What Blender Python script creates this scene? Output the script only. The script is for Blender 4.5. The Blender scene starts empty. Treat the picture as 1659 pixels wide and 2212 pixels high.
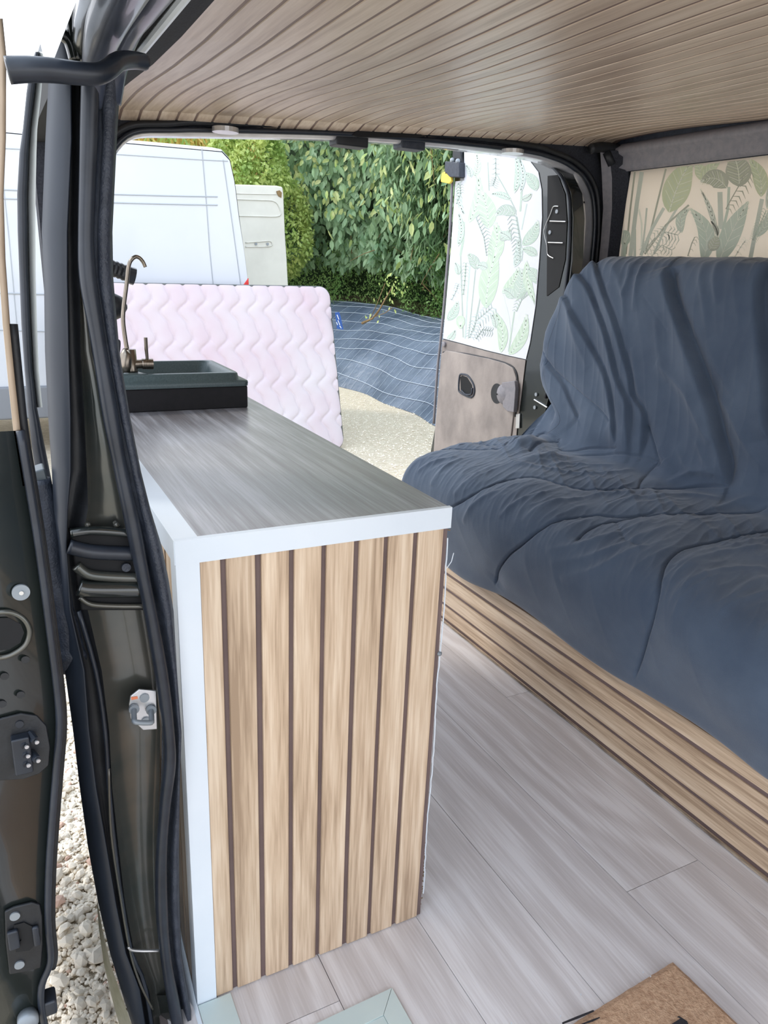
import bpy, math, random
import numpy as np
from mathutils import Vector, Matrix
R_ = random.Random(7)
S = bpy.context.scene
COL = S.collection
PI = math.pi

# ------------------------------------------------------------ camera
CP = np.array([-0.18240, -0.91233, 1.14443]); YAW, PITCH, ROLL, F = 0.487171, 0.316529, 0.04293, 1607.62
cy_, sy_, cp_, sp_ = math.cos(YAW), math.sin(YAW), math.cos(PITCH), math.sin(PITCH)
fw = np.array([sy_*cp_, cy_*cp_, -sp_]); rt = np.array([cy_, -sy_, 0.]); up = np.cross(rt, fw)
c_, s_ = math.cos(ROLL), math.sin(ROLL)
RX, RY = c_*rt+s_*up, -s_*rt+c_*up
cam = bpy.data.objects.new('camera', bpy.data.cameras.new('camera')); COL.objects.link(cam)
cam.matrix_world = Matrix(((RX[0], RY[0], -fw[0], CP[0]), (RX[1], RY[1], -fw[1], CP[1]), (RX[2], RY[2], -fw[2], CP[2]), (0, 0, 0, 1)))
cam.data.sensor_fit = 'VERTICAL'; cam.data.sensor_height = 36; cam.data.lens = F*36/2212
cam.data.clip_start = 0.02; cam.data.clip_end = 200
S.camera = cam
# ------------------------------------------------------------ light
w = bpy.data.worlds.new('sky'); S.world = w; w.use_nodes = True
nt = w.node_tree; bg = nt.nodes['Background']
tc = nt.nodes.new('ShaderNodeTexCoord'); sx = nt.nodes.new('ShaderNodeSeparateXYZ'); cr = nt.nodes.new('ShaderNodeValToRGB')
nt.links.new(tc.outputs['Generated'], sx.inputs[0]); nt.links.new(sx.outputs['Z'], cr.inputs[0]); nt.links.new(cr.outputs[0], bg.inputs[0])
cr.color_ramp.elements[0].color = (.93, .95, 1, 1); cr.color_ramp.elements[0].position = 0
cr.color_ramp.elements[1].color = (.70, .83, 1, 1); cr.color_ramp.elements[1].position = 1
bg.inputs[1].default_value = 2.1
sun = bpy.data.objects.new('sun', bpy.data.lights.new('sun', 'SUN')); COL.objects.link(sun)
sun.data.energy = 1.2; sun.data.angle = math.radians(12); sun.data.color = (1, .93, .82)
sun.rotation_euler = Vector((.62, -.42, -.66)).to_track_quat('-Z', 'Y').to_euler()
vs = S.view_settings; vs.view_transform = 'Standard'; vs.look = 'None'; vs.gamma = 1; vs.use_curve_mapping = False
vs.exposure = 0.28
S.cycles.max_bounces = 10; S.cycles.diffuse_bounces = 6; S.cycles.use_denoising = True

# ------------------------------------------------------------ helpers
def at(px, py, ax, val):
    """point of the world seen at photo position px,py lying on the plane coord[ax] = val (used for measuring)"""
    d = (px-829.5)/F*RX - (py-1106)/F*RY + fw
    return CP + (val-CP[ax])/d[ax]*d
def wloc(o):
    v = Vector((0, 0, 0))
    while o is not None: v = v + o.location; o = o.parent
    return v
def tag(o, label=None, cat=None, group=None, kind=None):
    if label: o['label'] = label
    if cat: o['category'] = cat
    if group: o['group'] = group
    if kind: o['kind'] = kind
    return o
def empty(name, loc, label, cat, group=None, kind=None):
    o = bpy.data.objects.new(name, None); COL.objects.link(o); o.location = Vector([float(a) for a in loc]); o.empty_display_size = .05
    return tag(o, label, cat, group, kind)
def mk(name, V, Fc, mat, parent=None, smooth=False, bevel=0, solid=0, kind=None, seg=2, sub=0):
    V = np.asarray(V, float).reshape(-1, 3)
    if parent is not None: org = np.array(wloc(parent)); loc = (0, 0, 0)
    else:
        org = np.array([(V[:, 0].min()+V[:, 0].max())/2, (V[:, 1].min()+V[:, 1].max())/2, V[:, 2].min()]); loc = org
    me = bpy.data.meshes.new(name); me.from_pydata((V-org).tolist(), [], [tuple(int(i) for i in f) for f in Fc]); me.update()
    if smooth: me.polygons.foreach_set('use_smooth', [True]*len(me.polygons))
    for m in (mat if isinstance(mat, (list, tuple)) else [mat]): me.materials.append(m)
    o = bpy.data.objects.new(name, me); COL.objects.link(o); o.location = loc
    if parent is not None: o.parent = parent
    if solid:
        m = o.modifiers.new('s', 'SOLIDIFY'); m.thickness = solid; m.offset = -1
    if bevel:
        m = o.modifiers.new('b', 'BEVEL'); m.width = bevel; m.segments = seg; m.limit_method = 'ANGLE'; m.angle_limit = .6
        me.polygons.foreach_set('use_smooth', [True]*len(me.polygons))
        n = o.modifiers.new('w', 'WEIGHTED_NORMAL')
    if sub:
        m = o.modifiers.new('u', 'SUBSURF'); m.levels = m.render_levels = sub
    if kind: o['kind'] = kind
    return o
class MB:
    def __init__(s): s.V = []; s.F = []
    def add(s, V, Fc):
        b = len(s.V); s.V += [tuple(map(float, v)) for v in V]; s.F += [tuple(b+int(i) for i in f) for f in Fc]; return s
    def box(s, a, b):
        x0, y0, z0 = a; x1, y1, z1 = b
        return s.add([(x0, y0, z0), (x1, y0, z0), (x1, y1, z0), (x0, y1, z0), (x0, y0, z1), (x1, y0, z1), (x1, y1, z1), (x0, y1, z1)],
                     [(0, 3, 2, 1), (4, 5, 6, 7), (0, 1, 5, 4), (1, 2, 6, 5), (2, 3, 7, 6), (3, 0, 4, 7)])
    def tube(s, P, r, n=10, caps=True, flat=1.0):
        P = [np.array(p, float) for p in P]; rr = r if hasattr(r, '__len__') else [r]*len(P)
        b = len(s.V); prev = None
        for i, p in enumerate(P):
            t = P[min(i+1, len(P)-1)]-P[max(i-1, 0)]; t = t/(np.linalg.norm(t)+1e-9)
            if prev is None:
                a = np.array([0, 0, 1.]) if abs(t[2]) < .9 else np.array([1., 0, 0])
                u = np.cross(t, a)
            else: u = prev-t*(prev@t)
            u = u/(np.linalg.norm(u)+1e-9); v = np.cross(t, u); prev = u
            for k in range(n):
                q = 2*PI*k/n; s.V.append(tuple(p+rr[i]*(math.cos(q)*u+flat*math.sin(q)*v)))
        for i in range(len(P)-1):
            for k in range(n):
                s.F.append((b+i*n+k, b+i*n+(k+1) % n, b+(i+1)*n+(k+1) % n, b+(i+1)*n+k))
        if caps:
            s.F.append(tuple(b+k for k in range(n))[::-1]); s.F.append(tuple(b+(len(P)-1)*n+k for k in range(n)))
        return s
    def prism(s, P, d):
        """polygon P (3-D points) extruded by vector d"""
        n = len(P); d = np.array(d, float); b = len(s.V)
        s.V += [tuple(np.array(p, float)) for p in P]+[tuple(np.array(p, float)+d) for p in P]
        s.F.append(tuple(b+i for i in range(n))[::-1]); s.F.append(tuple(b+n+i for i in range(n)))
        for i in range(n): s.F.append((b+i, b+(i+1) % n, b+n+(i+1) % n, b+n+i))
        return s
    def grid(s, G):
        G = np.asarray(G, float); a, c = G.shape[:2]; b = len(s.V); s.V += [tuple(v) for v in G.reshape(-1, 3)]
        for i in range(a-1):
            for j in range(c-1): s.F.append((b+i*c+j, b+i*c+j+1, b+(i+1)*c+j+1, b+(i+1)*c+j))
        return s
    def build(s, name, mat, parent=None, **k): return mk(name, s.V, s.F, mat, parent, **k)
def boxo(name, a, b, mat, parent=None, **k): return MB().box(a, b).build(name, mat, parent, **k)
def smoothpath(P, n=8):
    P = [np.array(p, float) for p in P]; out = []
    for i in range(len(P)-1):
        p0, p1, p2, p3 = P[max(i-1, 0)], P[i], P[i+1], P[min(i+2, len(P)-1)]
        for k in range(n):
            t = k/n; out.append(.5*((2*p1)+(-p0+p2)*t+(2*p0-5*p1+4*p2-p3)*t*t+(-p0+3*p1-3*p2+p3)*t**3))
    out.append(P[-1]); return out
def disc(c, nrm, r, th, n=20, dome=0):
    """short cylinder from c along nrm"""
    nrm = np.array(nrm, float); nrm /= np.linalg.norm(nrm); m = MB()
    pts = [np.array(c)+nrm*th*t for t in (0, 1)]
    if dome: m.tube([c, np.array(c)+nrm*th, np.array(c)+nrm*(th+dome*.6), np.array(c)+nrm*(th+dome)], [r, r, r*.75, r*.15], n)
    else: m.tube(pts, r, n)
    return m

# ------------------------------------------------------------ materials
def srgb(r, g, b):
    f = lambda c: (c/255/12.92) if c/255 <= .04045 else ((c/255+.055)/1.055)**2.4
    return (f(r), f(g), f(b), 1)
def base(name, rough=.5, metal=0, spec=.5):
    m = bpy.data.materials.new(name); m.use_nodes = True; n = m.node_tree; b = n.nodes['Principled BSDF']
    b.inputs['Roughness'].default_value = rough; b.inputs['Metallic'].default_value = metal; b.inputs['Specular IOR Level'].default_value = spec
    return m, n, b
def mat(name, c1, c2=None, scale=(10, 10, 10), rough=.5, metal=0, bump=0, detail=4, spec=.5, pos=(.35, .65), rnd=0, coat=0, bscale=None, noise_rough=.6, bdist=.002):
    m, n, b = base(name, rough, metal, spec); L = n.links
    tc = n.nodes.new('ShaderNodeTexCoord'); mp = n.nodes.new('ShaderNodeMapping'); mp.inputs['Scale'].default_value = scale
    L.new(tc.outputs['Object'], mp.inputs[0])
    nz = n.nodes.new('ShaderNodeTexNoise'); nz.inputs['Scale'].default_value = 1; nz.inputs['Detail'].default_value = detail; nz.inputs['Roughness'].default_value = noise_rough
    oi = n.nodes.new('ShaderNodeObjectInfo'); ad = n.nodes.new('ShaderNodeVectorMath'); ad.operation = 'ADD'; ms = n.nodes.new('ShaderNodeVectorMath'); ms.operation = 'SCALE'
    cb = n.nodes.new('ShaderNodeCombineXYZ')
    for i in range(3): L.new(oi.outputs['Random'], cb.inputs[i])
    L.new(cb.outputs[0], ms.inputs[0]); ms.inputs['Scale'].default_value = 37
    L.new(mp.outputs[0], ad.inputs[0]); L.new(ms.outputs[0], ad.inputs[1]); L.new(ad.outputs[0], nz.inputs[0])
    r = n.nodes.new('ShaderNodeValToRGB'); r.color_ramp.elements[0].position = pos[0]; r.color_ramp.elements[1].position = pos[1]
    r.color_ramp.elements[0].color = c1; r.color_ramp.elements[1].color = c2 or c1
    L.new(nz.outputs[0], r.inputs[0]); out = r.outputs[0]
    if rnd:
        hs = n.nodes.new('ShaderNodeHueSaturation'); ma = n.nodes.new('ShaderNodeMapRange')
        ma.inputs['To Min'].default_value = 1-rnd; ma.inputs['To Max'].default_value = 1+rnd
        L.new(oi.outputs['Random'], ma.inputs[0]); L.new(ma.outputs[0], hs.inputs['Value']); L.new(out, hs.inputs['Color']); out = hs.outputs[0]
    L.new(out, b.inputs['Base Color'])
    if bump:
        bp = n.nodes.new('ShaderNodeBump'); bp.inputs['Strength'].default_value = bump; bp.inputs['Distance'].default_value = bdist
        if bscale:
            nz2 = n.nodes.new('ShaderNodeTexNoise'); nz2.inputs['Scale'].default_value = bscale; nz2.inputs['Detail'].default_value = 3; L.new(tc.outputs['Object'], nz2.inputs[0]); L.new(nz2.outputs[0], bp.inputs['Height'])
        else: L.new(nz.outputs[0], bp.inputs['Height'])
        L.new(bp.outputs[0], b.inputs['Normal'])
    if coat: b.inputs['Coat Weight'].default_value = coat; b.inputs['Coat Roughness'].default_value = .05
    return m
def wood(name, dark, mid, light, axis, rough=.45, rnd=.08, fine=220, ring=6., amp=.35, spec=.4):
    """fine stretched pores plus soft cathedral bands running along axis"""
    m, n, b = base(name, rough, 0, spec); L = n.links; N = n.nodes.new
    tc = N('ShaderNodeTexCoord'); oi = N('ShaderNodeObjectInfo'); cb = N('ShaderNodeCombineXYZ')
    for i in range(3): L.new(oi.outputs['Random'], cb.inputs[i])
    ms = N('ShaderNodeVectorMath'); ms.operation = 'SCALE'; ms.inputs['Scale'].default_value = 23; L.new(cb.outputs[0], ms.inputs[0])
    def noise(sc_long, sc_cross, det):
        mp = N('ShaderNodeMapping'); s = [sc_cross]*3; s[axis] = sc_long; mp.inputs['Scale'].default_value = s; L.new(tc.outputs['Object'], mp.inputs[0])
        a = N('ShaderNodeVectorMath'); a.operation = 'ADD'; L.new(mp.outputs[0], a.inputs[0]); L.new(ms.outputs[0], a.inputs[1])
        z = N('ShaderNodeTexNoise'); z.inputs['Scale'].default_value = 1; z.inputs['Detail'].default_value = det; L.new(a.outputs[0], z.inputs[0]); return z
    a = noise(9, fine, 4); st = noise(1.3, fine*.22, 3); c = noise(ring*.16, ring*.55, 2)
    sx_ = N('ShaderNodeSeparateXYZ'); L.new(tc.outputs['Object'], sx_.inputs[0]); cr_ax = {0: 'Y', 1: 'X', 2: 'X'}[axis]
    w_ = N('ShaderNodeMath'); w_.operation = 'MULTIPLY'; w_.inputs[1].default_value = 34; L.new(c.outputs[0], w_.inputs[0])
    w2 = N('ShaderNodeMath'); w2.operation = 'MULTIPLY_ADD'; w2.inputs[1].default_value = ring*14; L.new(sx_.outputs[cr_ax], w2.inputs[0]); L.new(w_.outputs[0], w2.inputs[2])
    sn = N('ShaderNodeMath'); sn.operation = 'SINE'; L.new(w2.outputs[0], sn.inputs[0])
    m0 = N('ShaderNodeMath'); m0.operation = 'MULTIPLY_ADD'; L.new(st.outputs[0], m0.inputs[0]); m0.inputs[1].default_value = .55; 
    m1 = N('ShaderNodeMath'); m1.operation = 'MULTIPLY'; m1.inputs[1].default_value = .45; L.new(a.outputs[0], m1.inputs[0]); L.new(m1.outputs[0], m0.inputs[2])
    mx = N('ShaderNodeMath'); mx.operation = 'MULTIPLY_ADD'; L.new(sn.outputs[0], mx.inputs[0]); mx.inputs[1].default_value = amp*.10; L.new(m0.outputs[0], mx.inputs[2])
    r = N('ShaderNodeValToRGB'); e = r.color_ramp.elements; e[0].position = .36; e[0].color = dark; e[1].position = .64; e[1].color = light
    q = e.new(.5); q.color = mid; L.new(mx.outputs[0], r.inputs[0])
    hs = N('ShaderNodeHueSaturation'); ma = N('ShaderNodeMapRange'); ma.inputs['To Min'].default_value = 1-rnd; ma.inputs['To Max'].default_value = 1+rnd
    L.new(oi.outputs['Random'], ma.inputs[0]); L.new(ma.outputs[0], hs.inputs['Value']); L.new(r.outputs[0], hs.inputs['Color']); L.new(hs.outputs[0], b.inputs['Base Color'])
    bp = N('ShaderNodeBump'); bp.inputs['Strength'].default_value = .12; bp.inputs['Distance'].default_value = .001; L.new(a.outputs[0], bp.inputs['Height']); L.new(bp.outputs[0], b.inputs['Normal'])
    return m
OAK = (srgb(164, 140, 116), srgb(200, 176, 150), srgb(222, 202, 178))
M_slat_v = wood('oak_slat_vertical', *OAK, 2, rnd=.10)
M_slat_y = wood('oak_slat_lengthwise', *OAK, 1, rnd=.08)
M_ceil = wood('oak_ceiling_slat', srgb(182, 160, 140), srgb(202, 182, 162), srgb(216, 198, 180), 1, rough=.34, rnd=.07, fine=160, spec=.6)
M_groove = mat('groove_brown', srgb(112, 94, 92), srgb(100, 84, 82), rough=.6)
M_ceilgroove = mat('ceiling_groove', srgb(132, 110, 100), srgb(118, 98, 90), rough=.5)
M_floor = wood('grey_oak_vinyl', srgb(206, 200, 200), srgb(219, 214, 215), srgb(234, 231, 233), 1, rough=.34, rnd=.02, fine=240, ring=7, amp=.8, spec=.5)
M_seam = mat('floor_seam', srgb(110, 100, 98), rough=.6)
M_top = wood('dark_worktop', srgb(108, 104, 106), srgb(128, 127, 131), srgb(158, 158, 164), 1, rough=.30, rnd=0, fine=300, ring=4, amp=.4, spec=.7)
M_white = mat('white_trim', srgb(224, 232, 240), srgb(214, 224, 234), (3, 3, 3), rough=.32)
M_pale = mat('pale_step_trim', srgb(214, 228, 226), srgb(204, 220, 220), (6, 6, 6), rough=.35)
M_paint = mat('black_car_paint', srgb(26, 31, 32), srgb(36, 41, 38), (5, 5, 5), rough=.22, coat=.8, bump=.05, bscale=60)
M_paintg = mat('black_paint_olive_reflection', srgb(66, 72, 70), srgb(98, 94, 86), (4, 4, 5), rough=.26, coat=.5, metal=.45)  # black paint; its olive reflections are put into the base colour
M_rubber = mat('black_rubber', srgb(22, 24, 28), srgb(32, 35, 40), (40, 40, 40), rough=.5, bump=.15, bscale=300)
M_rubgl = mat('black_rubber_smooth', srgb(30, 35, 44), srgb(42, 48, 58), (20, 20, 20), rough=.36)
M_plastic = mat('black_grained_plastic', srgb(38, 44, 56), srgb(54, 60, 72), (60, 60, 60), rough=.48, bump=.5, bscale=350)
M_dark = mat('dark_void', srgb(12, 13, 16), srgb(18, 19, 22), rough=.8)
M_felt = mat('dark_lining_cloth', srgb(32, 34, 42), srgb(48, 50, 58), (200, 200, 200), rough=.9, bump=.4)
M_lining = mat('grey_pillar_trim', srgb(122, 120, 126), srgb(136, 132, 136), (50, 50, 50), rough=.6, bump=.2)
M_doorcard = mat('dusty_grey_door_card', srgb(128, 120, 116), srgb(160, 150, 144), (7, 7, 5), rough=.6, bump=.25, bscale=180)
M_alu = mat('brushed_aluminium', srgb(170, 172, 176), srgb(200, 202, 204), (10, 200, 10), rough=.35, metal=.9)
M_steel = mat('bright_steel', srgb(200, 202, 205), srgb(216, 216, 216), (30, 30, 30), rough=.3, metal=.8)
M_bronze = mat('brushed_nickel_tap', srgb(118, 110, 100), srgb(150, 140, 128), (300, 300, 12), rough=.28, metal=.95)
M_tubelit = mat('lit_rubber_trim', srgb(56, 62, 76), srgb(70, 76, 90), (20, 20, 20), rough=.3, coat=.3)  # lighter copy of the rubber; the rail tubes' highlight is in its colour
M_screw = mat('grey_screw_plug', srgb(130, 138, 145), srgb(150, 156, 162), rough=.45, metal=.3)
M_sink = mat('black_composite_sink', srgb(66, 80, 82), srgb(80, 94, 96), (300, 300, 300), rough=.33, bump=.2)
M_box = mat('sink_upstand_black', srgb(14, 14, 18), srgb(22, 20, 24), (60, 60, 60), rough=.75)
M_quilt = mat('navy_quilt_cotton', srgb(66, 80, 100), srgb(80, 94, 113), (5, 5, 5), rough=.85, bump=.3, bscale=500, spec=.25)
M_quilt.node_tree.nodes['Principled BSDF'].inputs['Sheen Weight'].default_value = .25
M_matt = mat('pinkish_mattress_cloth', srgb(200, 192, 197), srgb(194, 175, 184), (1.4, 1.4, 1.4), rough=.8, pos=(.35, .7))
M_piping = mat('grey_piping', srgb(96, 100, 100), rough=.8)
M_blue = mat('blue_label_cloth', srgb(28, 70, 140), srgb(40, 86, 156), rough=.6)
M_vanw = mat('white_van_paint', srgb(198, 202, 208), srgb(192, 197, 204), (.8, .8, .8), rough=.2, coat=.2)
M_vanin = mat('cream_door_inside', srgb(224, 222, 212), srgb(214, 212, 202), (3, 3, 3), rough=.4)
M_vanline = mat('van_panel_gap', srgb(160, 166, 172), rough=.5)
M_vangrey = mat('grey_van_cladding', srgb(120, 124, 130), rough=.6)
M_red = mat('red_tail_light', srgb(200, 30, 30), srgb(220, 50, 45), rough=.2)
M_yellow = mat('yellow_tag', srgb(232, 200, 60), srgb(240, 214, 90), rough=.5)
M_coir = mat('coir_mat', srgb(176, 140, 112), srgb(214, 180, 150), (160, 160, 160), rough=.95, bump=1, bdist=.004, pos=(.3, .7))
M_ink = mat('black_mat_print', srgb(38, 38, 44), srgb(52, 50, 54), (200, 200, 200), rough=.9, bump=.6)
M_fabric = mat('woven_weed_fabric', srgb(82, 94, 112), srgb(112, 124, 142), (1.6, 1.6, 3), rough=.4, bump=.5, bscale=6, bdist=.05, spec=.5)
M_fline = mat('white_fabric_line', srgb(190, 200, 212), rough=.6)
M_gravel = mat('pale_gravel_ground', srgb(212, 194, 166), srgb(242, 230, 208), (24, 24, 24), rough=.9, bump=1, detail=6, bdist=.02, noise_rough=.8)
M_bark = mat('brown_twig', srgb(120, 98, 66), srgb(150, 124, 86), (20, 20, 20), rough=.8)
M_glass, n_, b_ = base('tinted_glass', .03); b_.inputs['Base Color'].default_value = (.85, .92, .95, 1); b_.inputs['Transmission Weight'].default_value = 1; b_.inputs['IOR'].default_value = 1.08
def leafmat(name, c1, c2, sc=3, tr=.35):
    m = mat(name, c1, c2, (sc, sc, sc), rough=.45, rnd=.18, detail=3); b = m.node_tree.nodes['Principled BSDF']
    nt = m.node_tree; t = nt.nodes.new('ShaderNodeBsdfTranslucent'); mx = nt.nodes.new('ShaderNodeMixShader'); mx.inputs[0].default_value = tr
    src = b.inputs['Base Color'].links[0].from_socket; nt.links.new(src, t.inputs[0]); out = nt.nodes['Material Output']
    nt.links.new(b.outputs[0], mx.inputs[1]); nt.links.new(t.outputs[0], mx.inputs[2]); nt.links.new(mx.outputs[0], out.inputs[0]); return m
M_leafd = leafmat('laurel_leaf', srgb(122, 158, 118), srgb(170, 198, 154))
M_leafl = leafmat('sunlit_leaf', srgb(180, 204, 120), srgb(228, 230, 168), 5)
M_leafs = leafmat('small_bramble_leaf', srgb(116, 160, 92), srgb(176, 208, 130), 2.2)
M_leafb = leafmat('bright_shrub_leaf', srgb(158, 188, 104), srgb(214, 224, 140), 2)
M_straw = leafmat('dry_sunlit_grass', srgb(216, 188, 96), srgb(244, 226, 160), 2)  # dry grass; the warm sunlight on it is put into the yellow
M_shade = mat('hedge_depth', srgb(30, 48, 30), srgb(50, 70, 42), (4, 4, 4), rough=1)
M_soil = mat('bank_soil', srgb(90, 80, 60), srgb(120, 108, 80), (4, 4, 4), rough=1)
M_paper = mat('white_wallpaper', srgb(214, 217, 224), srgb(208, 211, 218), (4, 4, 4), rough=.55)
M_paperw = mat('cream_wallpaper', srgb(238, 230, 218), srgb(234, 226, 214), (4, 4, 4), rough=.6)
_t = M_paperw.node_tree; _b = _t.nodes['Principled BSDF']; _tr = _t.nodes.new('ShaderNodeBsdfTranslucent'); _mx = _t.nodes.new('ShaderNodeMixShader'); _mx.inputs[0].default_value = .5
_t.links.new(_b.inputs['Base Color'].links[0].from_socket, _tr.inputs[0]); _t.links.new(_b.outputs[0], _mx.inputs[1]); _t.links.new(_tr.outputs[0], _mx.inputs[2]); _t.links.new(_mx.outputs[0], _t.nodes['Material Output'].inputs[0])
def prints(pfx, cols): return [mat(pfx+str(i), c, tuple(.35*a+.65*d for a, d in zip(c, k)), (14, 14, 9), rough=.55, pos=(.3, .7)) for i, (c, k) in enumerate(cols)]
P_door = prints('leaf_print_', [(srgb(180, 200, 180), srgb(196, 210, 192)), (srgb(168, 188, 174), srgb(188, 200, 192)), (srgb(190, 204, 200), srgb(178, 192, 188)), (srgb(160, 174, 168), srgb(184, 194, 188)), (srgb(206, 216, 208), srgb(212, 216, 216))])
P_wall = prints('leaf_print_wall_', [(srgb(190, 198, 158), srgb(208, 210, 176)), (srgb(184, 196, 174), srgb(204, 210, 192)), (srgb(200, 204, 186), srgb(186, 192, 176)), (srgb(166, 168, 148), srgb(184, 184, 164)), (srgb(222, 224, 202), srgb(230, 228, 212))])
M_stone = mat('pale_limestone', srgb(228, 216, 198), srgb(250, 242, 228), (40, 40, 40), rough=.85, rnd=.14, bump=.5)
M_stoner = mat('pinkish_stone', srgb(206, 168, 150), srgb(220, 190, 172), (40, 40, 40), rough=.85, rnd=.1, bump=.5)

GZ = -0.53     # gravel level outside
YR = 1.25      # inner plane of the rear opening
XW = 1.78      # right-hand wall
# ============================================================ STRUCTURE
# ---- floor with vinyl planks
fl = boxo('floor', (-.06, -1.7, -.05), (1.86, 1.30, -.0025), M_seam); tag(fl, 'grey wood-look plank floor of the van between kitchen cabinet and sofa', 'floor', kind='structure')
seams = [-.05, .007, .21, .406, .604, .812, 1.011, 1.213, 1.415, 1.617, 1.84]
joints = {0: [-.9], 1: [-.09, -1.], 2: [-.7], 3: [-1.0], 4: [-.62], 5: [-.122], 6: [.55, -.75], 7: [-.2], 8: [.3], 9: [-.4]}
for i in range(len(seams)-1):
    ys = [-1.7]+sorted(joints[i])+[1.29]
    for a, b in zip(ys[:-1], ys[1:]):
        boxo('plank', (seams[i]+.0007, a+.0007, -.0025), (seams[i+1]-.0007, b-.0007, 0), M_floor, fl)
boxo('floor_joist', (-.06, -1.65, -.13), (1.86, 1.25, -.051), M_dark, fl)
# ---- ceiling: lengthwise slats on a slightly domed headliner
def cz(x, y):
    t = 1.462+.060*(x-.1)
    if x < .3: t -= .10*(.3-x)**2
    t += .026*math.exp(-((y-1.05)/.4)**2) - .014*max(0, (y-1.19)/.06)**2
    t += .008*math.exp(-((y+.2)/.4)**2)
    t += .0006*math.sin(7*y+5*x)
    return t
ce = MB(); ysn = np.concatenate([np.linspace(-1.7, .6, 12), np.linspace(.7, 1.25, 12)])
xsn = np.linspace(.112, XW, 30)
ce.grid([[(x, y, cz(x, y)+.0012) for y in ysn] for x in xsn]); ce.grid([[(x, y, cz(x, y)+.03) for y in ysn] for x in xsn])
ceil = ce.build('ceiling', M_ceilgroove, smooth=True); tag(ceil, 'wood-slat ceiling lining of the van with thin dark grooves', 'ceiling', kind='structure')
x = .118
while x < XW-.02:   # one strip per slat
    m = MB(); x1 = min(x+.0405, XW-.002)
    G = []
    for (xx, dz) in ((x, .0012), (x+.0010, 0), (x1-.0010, 0), (x1, .0012)):
        G.append([(xx+.0015*math.sin(5*y+x*9), y, cz(xx, y)+dz) for y in ysn])
    m.grid(G).build('ceiling_slat', M_ceil, ceil)
    x += .0470
rf = MB(); rf.grid([[(x, y, 1.60+.03*math.sin((x+.15)/2.05*PI)-.05*(max(0, .1-x)/.25)**2) for y in (-2.6, -1, 0, 1.36)] for x in np.linspace(-.01, 1.92, 14)])
r_ = rf.build('trim_5', M_paint, smooth=True, solid=.02); tag(r_, 'black painted outer roof skin above the slatted ceiling', 'roof', kind='structure')
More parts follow.
